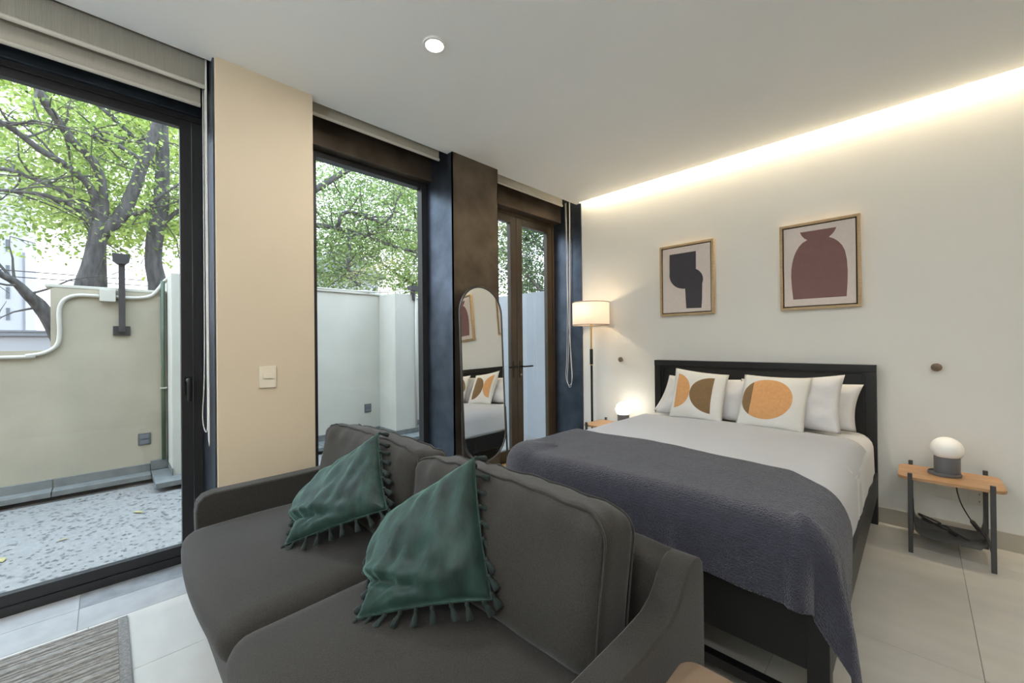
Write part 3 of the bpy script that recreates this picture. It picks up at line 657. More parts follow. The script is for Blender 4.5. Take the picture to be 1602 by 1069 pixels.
p2 = smoothpath([(2.932, -0.285, 0.172), (2.945, -0.30, 0.15), (2.952, -0.32, 0.135), (2.93, -0.33, 0.118), (2.885, -0.335, 0.112), (2.86, -0.30, 0.112), (2.83, -0.25, 0.112), (2.79, -0.24, 0.115), (2.75, -0.20, 0.12), (2.71, -0.16, 0.125), (2.70, -0.20, 0.135), (2.74, -0.23, 0.13), (2.78, -0.20, 0.13), (2.745, -0.15, 0.13), (2.70, -0.15, 0.145), (2.685, -0.17, 0.155), (2.695, -0.19, 0.15), (2.73, -0.22, 0.14), (2.77, -0.245, 0.13), (2.80, -0.215, 0.125), (2.83, -0.27, 0.118), (2.845, -0.30, 0.116)])
MB().tube(p1, 0.0032, 6).build('wire', M['cable'], cb_, smooth=True)
MB().tube([(a.x, a.y, a.z+0.008) for a in p2], 0.0045, 6).build('wire', M['cable'], cb_, smooth=True)
MB().tube([(2.90, -0.285, 0.222), (2.905, -0.285, 0.214), (2.928, -0.285, 0.178), (2.933, -0.285, 0.170)], [0.006, 0.011, 0.011, 0.006], 10).build('inline_switch', M['cable'], cb_, smooth='auto')
MB().tube([(2.84, -0.295, 0.116), (2.815, -0.262, 0.118)], 0.008, 8).build('plug', M['cable'], cb_, smooth='auto')

# ================================================================== FLOOR LAMP
LX, LY = 0.245, -0.20
fl = thing('floor_lamp', 'floor lamp with white drum shade, brass neck and black pole in the corner', 'lamp', (LX, LY, 0))
MB().lathe([(0.13, 0.0), (0.135, 0.004), (0.135, 0.018), (0.12, 0.024), (0.02, 0.028)], (LX, LY, 0.0), 40).build('base', M['black'], fl, smooth='auto')
MB().tube([(LX+0.004, LY, 0.02), (LX+0.004, LY, 1.04)], 0.0125, 16).build('pole', M['black'], fl, smooth='auto')
MB().tube([(LX+0.003, LY, 1.035), (LX+0.003, LY, 1.04), (LX+0.003, LY, 1.20), (LX+0.003, LY, 1.205)], [0.0155, 0.017, 0.017, 0.0155], 16).build('grip', M['black'], fl, smooth='auto')
MB().tube([(LX+0.003, LY, 1.033), (LX+0.003, LY, 1.043)], 0.018, 16).build('brass_ring', M['brass'], fl, smooth='auto')
MB().tube([(LX+0.003, LY, 1.20), (LX+0.002, LY, 1.52)], 0.0095, 16).build('neck', M['brass'], fl, smooth='auto')
MB().lathe([(0.020, 1.50), (0.022, 1.52), (0.022, 1.56), (0.012, 1.57)], (LX, LY, 0), 20).build('socket', M['brass'], fl, smooth='auto')
sh = MB().lathe([(0.192, 1.455), (0.192, 1.70)], (LX, LY, 0), 56, cap=False).build('shade', M['shade'], fl, smooth=True)
for z in (1.460, 1.695): MB().tube([(LX+0.193*math.cos(2*PI*k/56), LY+0.193*math.sin(2*PI*k/56), z) for k in range(56)], 0.0035, 6, closed=True).build('trim_band', M['trimtape'], fl, smooth=True)
sp = MB()
for k in range(3):
    a = 2*PI*k/3+0.5; sp.tube([(LX, LY, 1.565), (LX+0.191*math.cos(a), LY+0.191*math.sin(a), 1.69)], 0.002, 5)
sp.build('shade_spider', M['brass'], fl)
MB().lathe([(0.001, 1.565), (0.014, 1.57), (0.028, 1.60), (0.030, 1.625), (0.020, 1.648), (0.001, 1.656)], (LX, LY, 0), 20).build('bulb', M['bulb_on'], fl, smooth=True)
add_light('floor_lamp_bulb', 'POINT', (LX, LY-0.035, 1.615), 5.0, (1.0, 0.76, 0.48), shadow_soft_size=0.03)

up = thing('added_uplighter', 'added slim black uplighter, out of view behind the camera', 'lamp', (2.6, -6.1, 0))  # added out of view to brighten the ceiling that daylight leaves too dark
MB().lathe([(0.15, 0.0), (0.15, 0.02), (0.02, 0.03)], (2.6, -6.1, 0), 32).build('base', M['black'], up, smooth='auto')
MB().tube([(2.6, -6.1, 0.02), (2.6, -6.1, 1.75)], 0.012, 12).build('pole', M['black'], up, smooth='auto')
MB().lathe([(0.02, 1.75), (0.16, 1.82), (0.165, 1.83), (0.15, 1.83), (0.02, 1.77)], (2.6, -6.1, 0), 32).build('bowl', M['black'], up, smooth='auto')
add_light('added_uplighter_light', 'AREA', (2.6, -6.1, 1.84), 85, (0.88, 0.94, 1.0), shape='DISK', size=0.28).rotation_euler = (PI, 0, 0)

# ================================================================== MIRROR
mr = thing('standing_mirror', 'tall pill-shaped standing mirror leaning on the black steel column', 'mirror', (0.15, -1.57, 0))
mw, mhh = 0.238, 0.735
mc = Vector((0.108, -1.590, 1.025)); lean = Vector((-0.075, 0.015, 1.47)).normalized(); sidev = Vector((-0.020, 1, 0)).normalized(); sidev = (sidev-lean*sidev.dot(lean)).normalized(); mn = sidev.cross(lean)
if mn.x < 0: mn = -mn
def cap(r, off=0.0, n=18):
    pts = []; hs = mhh-mw
    for k in range(n+1): a = PI*k/n; pts.append((r*math.cos(a), hs+r*math.sin(a)))
    for k in range(n+1): a = PI+PI*k/n; pts.append((r*math.cos(a), -hs+r*math.sin(a)))
    return [mc + sidev*x + lean*y + mn*off for x, y in pts]
MB().tube(cap(mw-0.004), 0.0095, 8, closed=True).build('frame', M['mframe'], mr, smooth=True)
g = MB(); a_, b_ = cap(mw-0.006, 0.003), cap(mw-0.006, 0.0); k = len(a_)
g.add(a_+b_, [tuple(range(k)), tuple(range(2*k-1, k-1, -1))]+[(i, k+i, k+(i+1) % k, (i+1) % k) for i in range(k)]); g.build('mirror_glass', M['mirror'], mr)
g = MB(); a_, b_ = cap(mw-0.006, -0.002), cap(mw-0.006, -0.010)
g.add(a_+b_, [tuple(range(k)), tuple(range(2*k-1, k-1, -1))]+[(i, k+i, k+(i+1) % k, (i+1) % k) for i in range(k)]); g.build('backing', M['mirrorback'], mr)
for s_ in (-1, 1):
    q = mc + sidev*(s_*(mw+0.006)) - lean*0.30; b0 = mc + sidev*(s_*(mw+0.010)) - lean*1.027
    MB().tube([q, b0], 0.008, 8).build('leg', M['mframe'], mr, smooth='auto')
b0 = mc - sidev*(mw+0.010) - lean*1.02; b1 = mc + sidev*(mw+0.010) - lean*1.02
MB().tube([b0, b1], 0.007, 8).build('foot_bar', M['mframe'], mr, smooth='auto')

# ================================================================== SOFA
sofa = thing('sofa', 'two-seat grey-brown fabric sofa with its back to the bed', 'sofa', (1.25, -3.1, 0))
SX0, SX1 = 0.235, 2.258
fab = M['sofa']
MB().rbox((1.247, -3.10, 0.225), (0.93, 0.46, 0.105), 0.03, 8).build('seat_base', fab, sofa, smooth=True)
def arm_poly():
    # side profile (y,z): low front arm rising in a swoop to the back
    return [(-3.50, 0.11), (-3.535, 0.13), (-3.54, 0.50), (-3.532, 0.545), (-3.510, 0.570), (-3.47, 0.580), (-3.2, 0.580), (-2.95, 0.582), (-2.86, 0.588), (-2.815, 0.604), (-2.785, 0.630), (-2.765, 0.655), (-2.745, 0.672), (-2.70, 0.682), (-2.665, 0.678), (-2.645, 0.66), (-2.64, 0.62), (-2.64, 0.11)]
for x0, x1 in ((SX0, SX0+0.082), (SX1-0.082, SX1)):
    MB().prism(arm_poly(), lambda p: (x0, p[0], p[1]), lambda p: (x1, p[0], p[1])).build('arm', fab, sofa, bevel=0.016, seg=3, smooth='auto')
MB().rbox((1.2465, -2.705, 0.395), (0.945, 0.070, 0.287), 0.035, 10).build('back_frame', fab, sofa, smooth=True)
def seat_b(sgn):
    def f(q, p):
        p = p.copy()
        k = max(0, 1-q.x**2)*max(0, 1-q.y**2)
        if q.z > 0: p.z += 0.022*k**0.7
        if q.y < -0.5: p.y -= 0.028*(1-q.x**2)*(1-q.z**2)**0.5
        p.z += 0.004*noise.noise(Vector((p.x*4+sgn*7, p.y*4, 1)))
        return p
    return f
for s_, x0, x1 in ((-1, SX0+0.084, 1.262), (1, 1.268, SX1-0.084)):
    MB().rbox(((x0+x1)/2, -3.165, 0.375), ((x1-x0)/2, 0.43, 0.072), 0.066, 22, seat_b(s_)).build('seat_cushion', fab, sofa, smooth=True)
def back_b(seed):
    def f(q, p):
        p = p.copy(); k = max(0, 1-q.x**2)*max(0, 1-q.z**2)
        if q.y < 0: p.y -= 0.035*k**0.7
        else: p.y += 0.02*k
        if q.z > 0: p.z += 0.018*(1-q.x**2)
        w = math.exp(-((q.z-0.80)/0.22)**2)
        p.y -= 0.012*w*math.sin(p.x*46+3*noise.noise(Vector((p.x*5, seed, 0)))+seed)*(0.6+0.6*noise.noise(Vector((p.x*3+seed, 0, 0))))
        if q.z > 0.55: p.z += (q.z-0.55)*0.016*math.sin(p.x*46+6*q.y+3*noise.noise(Vector((p.x*5, seed, 0)))+seed)*(0.5+0.9*noise.noise(Vector((p.x*3+seed, 2, 0))))
        p += Vector((0, 1, 0))*0.016*noise.noise(Vector((p.x*6+seed, p.z*5, seed)))
        return p
    return f
def back_cushion(cx, hw, seed, dz=0, yaw=0, roll=0):
    rot = Matrix.Rotation(yaw, 3, 'Z') @ Matrix.Rotation(roll, 3, 'Y') @ Matrix.Rotation(math.radians(-11), 3, 'X')
    c = Vector((cx, -2.905, 0.632+dz)); h = (hw, 0.098, 0.195); fn = back_b(seed)
    o = MB().rbox(c, h, 0.055, 26, fn, rot).build('back_cushion', fab, sofa, smooth=True)
    # welt seams round the front and back faces
    for yy in (-0.072, 0.072):
        pts = []; r = 0.06; ax, az = h[0]-0.002, h[2]-0.002
        for (ccx, ccz, a0) in ((ax-r, az-r, 0), (-(ax-r), az-r, 90), (-(ax-r), -(az-r), 180), (ax-r, -(az-r), 270)):
            for k in range(7):
                a = math.radians(a0+15*k); pts.append(Vector((ccx+r*math.cos(a), yy, ccz+r*math.sin(a))))
        full = []
        for i in range(len(pts)):
            a, b = pts[i], pts[(i+1) % len(pts)]; m_ = max(1, int((b-a).length/0.04))
            full += [a+(b-a)*k/m_ for k in range(m_)]
        pts = []
        for p in full:
            q = Vector((p.x/h[0], p.y/h[1], p.z/h[2])); pts.append(rot @ fn(q, p) + c)
        MB().tube(pts, 0.0035, 6, closed=True).build('welt_seam', M['seam'], o, smooth=True)
    return o
back_cushion(0.80, 0.462, 3.0, 0.0, yaw=0.0, roll=0.0)
back_cushion(1.705, 0.432, 8.0, -0.004, yaw=0.0, roll=0.0)
for x in (0.36, 2.13):
    for y in (-3.42, -2.74): MB().tube([(x, y, 0.0), (x, y, 0.13)], [0.016, 0.024], 12).build('leg', M['black'], sofa, smooth='auto')

# green velvet cushions with tassels
def tassel_mesh():
    mb = MB().lathe([(0.002, 0.0), (0.006, -0.003), (0.007, -0.010), (0.0045, -0.014), (0.006, -0.018), (0.010, -0.036), (0.011, -0.048), (0.003, -0.050)], n=7)
    me = bpy.data.meshes.new('tassel'); me.from_pydata(mb.v, [], mb.f); me.materials.append(M['tassel']); me.polygons.foreach_set('use_smooth', [True]*len(me.polygons)); return me
TM = tassel_mesh()
def velvet(TL, TR, BR, BL, label, seed, T=0.15):
    cr = lambda u, v: 0.0065*math.sin(26*math.atan2(v+0.02, u+0.02)+seed)*math.exp(-math.hypot(u, v)/0.5)*min(1, math.hypot(u, v)*5) + 0.006*noise.noise(Vector((u*9-v*4+seed, v*3+u, seed)))*2 - 0.035*math.exp(-((v-0.30+0.36*u)/0.035)**2)*max(0, 1-u*1.3) + 0.022*math.exp(-((v-0.40+0.36*u)/0.06)**2)*max(0, 1-u*1.3)
    o, edge, nrm = pillow('velvet_cushion', TL, TR, BR, BL, T, [M['velvet'], M['velvet']], label, 'cushion', 'green velvet cushions on the sofa', seed=seed, wr=0.014, ws=7, pinch=0.05, n=44, crease=(1, cr), power=0.5, pinchl=-0.16)
    MB().tube(edge, 0.0030, 6, closed=True).build('piping', M['velvet'], o, smooth=True)
    c = sum(edge, Vector())/len(edge); K = 34; L = len(edge)
    for k in range(K):
        p = edge[int(L*k/K)]; out = (p-c); out = out - nrm*out.dot(nrm); out.normalize()
        d = (out*0.75 + Vector((0, 0, -0.65)) + Vector((rnd.uniform(-.25, .25), rnd.uniform(-.25, .25), 0)) - nrm*0.25)
        if p.z < 0.53: d = (out*0.9 + Vector((rnd.uniform(-.3, .3), rnd.uniform(-.3, .3), -0.12)))
        d.normalize()
        t = bpy.data.objects.new('tassel', TM); COL.objects.link(t); t.parent = o
        q = Vector((0, 0, -1)).rotation_difference(d)
        pp = p + Vector((0, 0, max(0, 0.468-p.z)))
        t.matrix_local = Matrix.Translation(pp) @ q.to_matrix().to_4x4()
    return o
velvet((1.32, -3.105, 0.663), (1.672, -2.99, 0.910), (1.841, -3.07, 0.562), (1.514, -3.316, 0.472), 'green velvet tasselled cushion on the right seat, nearer the camera', 2)
velvet((0.64, -3.135, 0.615), (1.018, -2.99, 0.890), (1.244, -3.07, 0.645), (0.877, -3.331, 0.472), 'green velvet tasselled cushion on the left seat near the window', 9, 0.14)

# ================================================================== SIDE TABLE & RUG
st = thing('side_table', 'tan topped side table with rounded corners beside the right sofa arm', 'table', (2.46, -3.05, 0))
pts = []
for (cx_, cy_, a0) in ((2.62, -2.86, 0), (2.315, -2.86, 90), (2.315, -3.19, 180), (2.62, -3.19, 270)):
    for k in range(6): a = math.radians(a0+18*k); pts.append((cx_+0.04*math.cos(a), cy_+0.04*math.sin(a)))
MB().prism(pts, lambda p: (p[0], p[1], 0.47), lambda p: (p[0], p[1], 0.50)).build('tabletop', M['tan'], st, bevel=0.006, seg=3, smooth='auto')
MB().box((2.30, -3.02, 0.0), (2.64, -2.90, 0.012)).build('base', M['char'], st, bevel=0.003)
MB().tube([(2.47, -2.96, 0.01), (2.47, -2.96, 0.475)], 0.016, 14).build('stem', M['char'], st, smooth='auto')

rug = thing('rug', 'grey woven ribbed rug on the tiles at lower left', 'rug', (0.9, -4.6, 0))
prof = []; x = 0.05; k = 0
mb = MB()
wd = []
random.seed(3)
x = 0.035
grp = [0.018, 0.018, 0.030, 0.018, 0.042]
vs = []; i = 0
while x < 1.75:
    w = grp[i % 5]; hgt = 0.012 if w < 0.03 else 0.014
    for t_, zz in ((0.0, 0.001), (0.16, hgt*0.85), (0.5, hgt*1.1), (0.84, hgt*0.85), (1.0, 0.001)): vs.append((x+w*t_, zz))
    x += w + (0.007 if i % 5 == 4 else 0.002); i += 1
Y0, Y1 = -5.6, -3.80; NS = 30; vv = []
for j in range(NS+1):
    y = Y0+(Y1-Y0)*j/NS
    for (xx, zz) in vs: vv.append((xx+0.004*noise.noise(Vector((xx*9, y*4, 0))), y, zz))
n_ = len(vs)
mb.add(vv, [(j*n_+i, j*n_+i+1, (j+1)*n_+i+1, (j+1)*n_+i) for j in range(NS) for i in range(n_-1)])
o = mb.build('ribbed_weave', M['rug'], rug); o['kind'] = 'stuff'
MB().box((0.035, -3.80, 0.001), (x, -3.765, 0.011)).build('border', M['rugb'], rug, bevel=0.003)
MB().box((0.035, -5.64, 0.001), (x, -5.6, 0.011)).build('border', M['rugb'], rug, bevel=0.003)

# ================================================================== PATIO
pf = struct(bx((-2.50, -7.5, -0.14), (-0.47, 0.30, -0.02)), 'floor_patio', M['terr'])
mb = MB()
for k in range(4200):
    x = rnd.uniform(-2.42, -0.5); y = rnd.uniform(-5.4, 0.2); r = rnd.uniform(0.006, 0.015); n_ = rnd.randint(4, 6); a0 = rnd.uniform(0, 6.28)
    pl = [(x+r*rnd.uniform(0.6, 1.2)*math.cos(a0+2*PI*i/n_), y+r*rnd.uniform(0.6, 1.2)*math.sin(a0+2*PI*i/n_)) for i in range(n_)]
    z = -0.0188+rnd.uniform(0, 0.001); mb.add([(p[0], p[1], z) for p in pl], [tuple(range(n_))])
o = mb.build('stone_chips', M['chip'], pf); o['kind'] = 'stuff'
PWX = -2.65
wall = struct(MB().prism([(-7.5, -0.14), (-7.5, 1.255), (-4.172, 1.255), (-4.172, 1.79), (-4.155, 1.805), (-3.40, 1.815), (-3.40, -0.14)], lambda p: (PWX-0.20, p[0], p[1]), lambda p: (PWX, p[0], p[1])), 'wall_patio', M['plaster'])
struct(bx((PWX-0.20, -3.395, -0.14), (-2.28, -2.95, 1.975)), 'wall_pilaster_left', M['plasterc'], bevel=0.01)
struct(bx((PWX-0.20, -2.95, -0.14), (PWX, 0.50, 1.965)), 'wall_patio_right', M['plasterc'])
struct(bx((PWX, -1.125, -0.14), (-2.20, -0.80, 1.955)), 'wall_pilaster_right', M['plasterc'], bevel=0.01)
struct(bx((PWX-0.02, 0.30, -0.14), (-0.20, 0.48, 1.965)), 'wall_end', M['plasterw'])
struct(MB().box((PWX-0.23, -4.205, 1.808), (PWX+0.004, -3.40, 1.835)), 'trim_13', M['plasterc'], bevel=0.006)
struct(MB().box((PWX-0.23, -2.95, 1.96), (PWX+0.02, 0.30, 1.99)), 'trim_14', M['plasterc'], bevel=0.006)
# stone plinth: upright and tread stones
pls = struct(bx((-2.64, -7.5, -0.14), (-2.46, 0.30, -0.015)), 'trim_15', M['soil'])
ycut = [-6.9, -5.9, -5.05, -4.163, -3.53]
for a, b in zip(ycut[:-1], ycut[1:]):
    bx((PWX-0.002, a+0.003, 0.062), (PWX+0.022, b-0.003, 0.135)).build('stone', M['plinth'], pls, bevel=0.003)
    bx((PWX, a+0.003, 0.02), (-2.475, b-0.003, 0.062)).build('stone', M['plinth'], pls, bevel=0.003)
bx((PWX-0.002, -3.527, 0.07), (PWX+0.03, -3.40, 0.16)).build('stone', M['plinth'], pls, bevel=0.003)
bx((PWX, -3.527, 0.02), (-2.07, -2.90, 0.065)).build('stone', M['plinth'], pls, bevel=0.004)
bx((-2.6, -3.40, 0.066), (-2.265, -3.392, 0.13)).build('stone', M['plinth'], pls, bevel=0.002)
ycut = [-2.90, -2.0, -1.13]
for a, b in zip(ycut[:-1], ycut[1:]):
    bx((PWX-0.002, a+0.003, 0.062), (PWX+0.022, b-0.003, 0.135)).build('stone', M['plinth'], pls, bevel=0.003)
    bx((PWX, a+0.003, 0.02), (-2.30, b-0.003, 0.062)).build('stone', M['plinth'], pls, bevel=0.003)
bx((PWX, -1.127, 0.02), (-1.95, -0.74, 0.066)).build('stone', M['plinth'], pls, bevel=0.004)
bx((-2.62, -1.145, 0.066), (-2.19, -1.125, 0.13)).build('stone', M['plinth'], pls, bevel=0.002)
bx((-2.20, -1.145, 0.066), (-2.18, -0.79, 0.13)).build('stone', M['plinth'], pls, bevel=0.002)
bx((PWX, -0.737, 0.02), (-2.30, 0.29, 0.062)).build('stone', M['plinth'], pls, bevel=0.003)
bx((PWX-0.002, -0.797, 0.062), (PWX+0.022, 0.29, 0.135)).build('stone', M['plinth'], pls, bevel=0.003)
# conduit with junction box
cx_ = PWX+0.016
cd = thing('wall_conduit', 'pale electrical conduit curving along the top of the patio wall', 'pipe', (PWX, -4.1, 1.3))
MB().tube(smoothpath([(cx_, -6.5, 1.19), (cx_, -4.446, 1.20), (cx_, -4.311, 1.211), (cx_, -4.205, 1.235), (cx_, -4.135, 1.30), (cx_, -4.119, 1.41), (cx_, -4.122, 1.58), (cx_, -4.108, 1.665), (cx_, -4.07, 1.719), (cx_, -4.0, 1.746), (cx_, -3.87, 1.748)]), 0.016, 8).build('tube', M['conduit'], cd, smooth=True)
MB().tube(smoothpath([(cx_, -3.765, 1.748), (cx_, -3.70, 1.745), (cx_, -3.592, 1.753), (cx_, -3.508, 1.784), (cx_, -3.451, 1.865), (cx_, -3.412, 1.933), (cx_+0.02, -3.362, 1.975), (cx_+0.05, -3.277, 1.99), (cx_+0.05, -3.0, 1.99)]), 0.016, 8).build('tube', M['conduit'], cd, smooth=True)
bx((PWX, -3.872, 1.700), (PWX+0.055, -3.765, 1.812)).build('junction_box', M['conduit'], cd, bevel=0.006)
MB().tube([(PWX+0.03, -3.43, 0.16), (PWX+0.03, -3.43, 1.93)], 0.017, 8).build('down_pipe', M['greenpipe'], cd, smooth=True)
bx((PWX, -3.455, 0.86), (PWX+0.05, -3.40, 0.875)).build('pipe_clip', M['conduit'], cd)
cd2 = thing('wall_conduit', 'thin cable and pipe on the pilaster seen through the middle window', 'pipe', (-2.2, -0.82, 1.0))
MB().tube(smoothpath([(PWX+0.02, -2.90, 2.005), (PWX+0.02, -2.0, 1.995), (PWX+0.03, -1.3, 2.0), (-2.35, -1.10, 1.985), (-2.19, -0.90, 2.0), (-2.185, -0.83, 1.97)]), 0.010, 6).build('cable', M['conduit'], cd2, smooth=True)
MB().tube([(-2.19, -0.82, 0.13), (-2.19, -0.82, 1.92)], 0.011, 6).build('down_pipe', M['conduit'], cd2, smooth=True)
# iron lamps
il = thing('iron_wall_lamp', 'dark iron bracket lamp rising above the patio wall, seen through the left window', 'lamp', (PWX, -3.727, 1.39))
bx((PWX, -3.785, 1.385), (PWX+0.02, -3.665, 1.475)).build('mounting_plate', M['iron'], il, bevel=0.004)
bx((PWX+0.02, -3.746, 1.42), (PWX+0.055, -3.700, 2.10)).build('post', M['iron'], il, bevel=0.004)
MB().prism([(-3.79, 2.15), (-3.665, 2.15), (-3.67, 2.085), (-3.70, 2.055), (-3.752, 2.055), (-3.785, 2.085)], lambda p: (PWX-0.01, p[0], p[1]), lambda p: (PWX+0.10, p[0], p[1])).build('lamp_head', M['iron'], il, bevel=0.004)
i2 = thing('iron_wall_lamp', 'small dark lamp on top of the pilaster outside the middle window', 'lamp', (-2.19, -0.86, 1.9))
bx((-2.24, -0.865, 1.88), (-2.17, -0.835, 2.02)).build('post', M['iron'], i2, bevel=0.004)
bx((-2.25, -0.905, 2.0), (-2.14, -0.80, 2.075)).build('lamp_head', M['iron'], i2, bevel=0.006)
# outdoor outlets
for (x, y, z, lb) in ((PWX, -3.571, 0.378, 'grey outdoor outlet low on the patio wall, seen through the left window'), (PWX, -1.30, 0.405, 'grey outdoor outlet on the patio wall, seen through the middle window')):
    plate('outdoor_outlet', (x, y, z), 'x', 0.095, 0.115, lb, 'outlet', M['greyp'], [('socket_cover', -0.032, 0.032, 0.006, 0.045, 0.006, 0.014, M['lampgrey']), ('socket_cover', -0.032, 0.032, -0.045, -0.006, 0.006, 0.014, M['lampgrey'])])
# fallen leaves
for (x, y, a, s_, lb) in ((-1.63, -3.66, 0.5, 0.05, 'yellow fallen leaf on the patio floor nearest the plinth'), (-1.39, -4.04, 1.6, 0.03, 'tiny brownish fallen leaf in the middle of the patio floor'), (-1.28, -4.29, 0.2, 0.05, 'yellow fallen leaf on the patio floor at the left edge')):
    pl = [(-1, 0, 0.0), (-0.4, 0.34, 0.004), (0.3, 0.36, 0.006), (1, 0, 0.002), (0.3, -0.36, 0.008), (-0.4, -0.34, 0.006)]
    vs = [(x+s_*(p[0]*math.cos(a)-p[1]*math.sin(a)), y+s_*(p[0]*math.sin(a)+p[1]*math.cos(a)), -0.016+p[2]) for p in pl]
    vs = vs+[(v[0], v[1], v[2]-0.001) for v in vs]
    tag(MB().add(vs, [(0, 1, 2, 3, 4, 5), (11, 10, 9, 8, 7, 6)]).build('fallen_leaf', M['yleaf']), lb, 'leaf', 'fallen leaves on the patio')

# ================================================================== TREES
struct(bx((-40, -40, -0.5), (-2.86, 40, -0.16)), 'ground', M['soil'])
A = [(-4.40,-4.08,-0.2,0.20),(-4.40,-4.08,1.15,0.142),(-4.40,-4.03,1.92,0.132),(-4.40,-3.97,2.23,0.122),(-4.40,-3.91,2.52,0.130),(-4.40,-3.87,2.80,0.135)]
A1 = [(-4.40,-3.88,2.66,0.118),(-4.37,-3.67,2.97,0.108),(-4.33,-3.58,3.25,0.100),(-4.30,-3.50,3.59,0.090),(-4.27,-3.41,3.89,0.082),(-4.23,-3.32,4.37,0.070),(-4.20,-3.25,4.97,0.050)]
A2 = [(-4.40,-3.86,2.75,0.085),(-4.33,-3.84,3.04,0.074),(-4.26,-3.86,3.27,0.069),(-4.19,-3.94,3.48,0.064),(-4.11,-4.11,3.66,0.058),(-4.04,-4.23,3.86,0.057),(-3.97,-4.33,4.03,0.052),(-3.90,-4.43,4.32,0.040)]
A3 = [(-4.40,-3.88,2.75,0.075),(-4.30,-3.93,3.09,0.061),(-4.20,-4.01,3.25,0.056),(-4.10,-4.15,3.34,0.051),(-4.00,-4.33,3.42,0.048),(-3.90,-4.46,3.50,0.040),(-3.80,-4.57,3.55,0.038),(-3.70,-4.79,3.68,0.028)]
A4 = [(-4.40,-3.90,2.72,0.063),(-4.43,-4.02,2.99,0.046),(-4.47,-4.18,3.12,0.042),(-4.50,-4.38,3.22,0.037),(-4.53,-4.54,3.27,0.036),(-4.57,-4.66,3.28,0.032),(-4.60,-4.97,3.23,0.024)]
A5 = [(-4.40,-3.91,2.70,0.055),(-4.34,-4.02,2.89,0.042),(-4.28,-4.19,2.97,0.037),(-4.22,-4.38,2.99,0.032),(-4.16,-4.62,2.95,0.027),(-4.10,-4.93,2.90,0.018)]
A6 = [(-4.27,-3.48,3.66,0.040),(-4.34,-3.74,3.80,0.036),(-4.43,-3.88,3.86,0.032),(-4.53,-4.07,3.91,0.031),(-4.62,-4.23,3.93,0.030),(-4.71,-4.44,3.91,0.026),(-4.80,-4.69,3.86,0.020)]
A7 = [(-4.36,-3.68,2.94,0.045),(-4.22,-3.48,3.00,0.032),(-4.15,-3.40,3.12,0.024),(-4.08,-3.12,3.42,0.021),(-4.00,-2.82,3.70,0.015)]
CL = [(-4.40,-4.09,1.0,0.13),(-4.33,-4.20,1.30,0.112),(-4.26,-4.28,1.58,0.105),(-4.19,-4.36,1.77,0.095),(-4.11,-4.43,1.86,0.074),(-4.04,-4.52,1.98,0.055),(-3.97,-4.60,2.04,0.046),(-3.90,-4.82,2.25,0.034)]
B = [(-4.70,-3.28,-0.2,0.22),(-4.70,-3.30,1.12,0.18),(-4.70,-3.32,2.00,0.160),(-4.70,-3.37,2.48,0.136),(-4.70,-3.32,2.97,0.138),(-4.70,-3.27,3.43,0.124),(-4.70,-3.26,3.87,0.115),(-4.70,-3.27,4.31,0.106),(-4.70,-3.29,5.02,0.097),(-4.70,-3.32,5.71,0.06)]
B1 = [(-4.70,-3.27,3.0,0.05),(-4.6,-3.0,3.3,0.035),(-4.5,-2.7,3.7,0.028),(-4.4,-2.4,4.2,0.02)]
B2 = [(-4.70,-3.27,3.6,0.05),(-4.9,-3.5,4.1,0.035),(-5.0,-3.9,4.5,0.028),(-5.1,-4.4,4.8,0.02)]
T = [(-4.60,-1.98,-0.2,0.24),(-4.60,-1.92,1.08,0.205),(-4.60,-1.89,2.11,0.175),(-4.60,-1.81,2.73,0.160),(-4.60,-1.73,3.37,0.140),(-4.60,-1.66,4.02,0.110),(-4.60,-1.61,4.89,0.07)]
T1 = [(-4.60,-1.76,3.16,0.083),(-4.50,-1.32,3.30,0.049),(-4.40,-1.05,3.30,0.048),(-4.30,-0.63,3.23,0.043),(-4.20,-0.26,3.13,0.038),(-4.10,0.44,3.02,0.030),(-4.00,1.37,2.97,0.02)]
T2 = [(-4.38,-1.00,3.30,0.043),(-4.23,-0.96,3.52,0.036),(-4.17,-0.75,3.55,0.036),(-4.10,-0.37,3.46,0.032),(-4.03,-0.00,3.42,0.030),(-3.97,0.36,3.40,0.026),(-3.90,1.30,3.44,0.02)]
T3 = [(-4.60,-1.69,3.59,0.084),(-4.57,-1.29,3.93,0.062),(-4.53,-1.01,4.18,0.055),(-4.50,-0.76,4.40,0.05),(-4.47,-0.34,4.57,0.042),(-4.43,0.45,4.56,0.033),(-4.40,1.35,4.67,0.02)]
T4 = [(-4.36,-0.85,3.27,0.033),(-4.18,-0.86,2.86,0.025),(-4.15,-0.92,2.60,0.022),(-4.12,-0.87,2.40,0.018),(-4.10,-0.73,2.26,0.014)]
T5 = [(-4.28,-0.55,3.21,0.028),(-4.03,-0.21,3.54,0.022),(-3.95,-0.11,3.83,0.020),(-3.87,-0.05,4.06,0.015),(-3.80,0.07,4.39,0.010)]
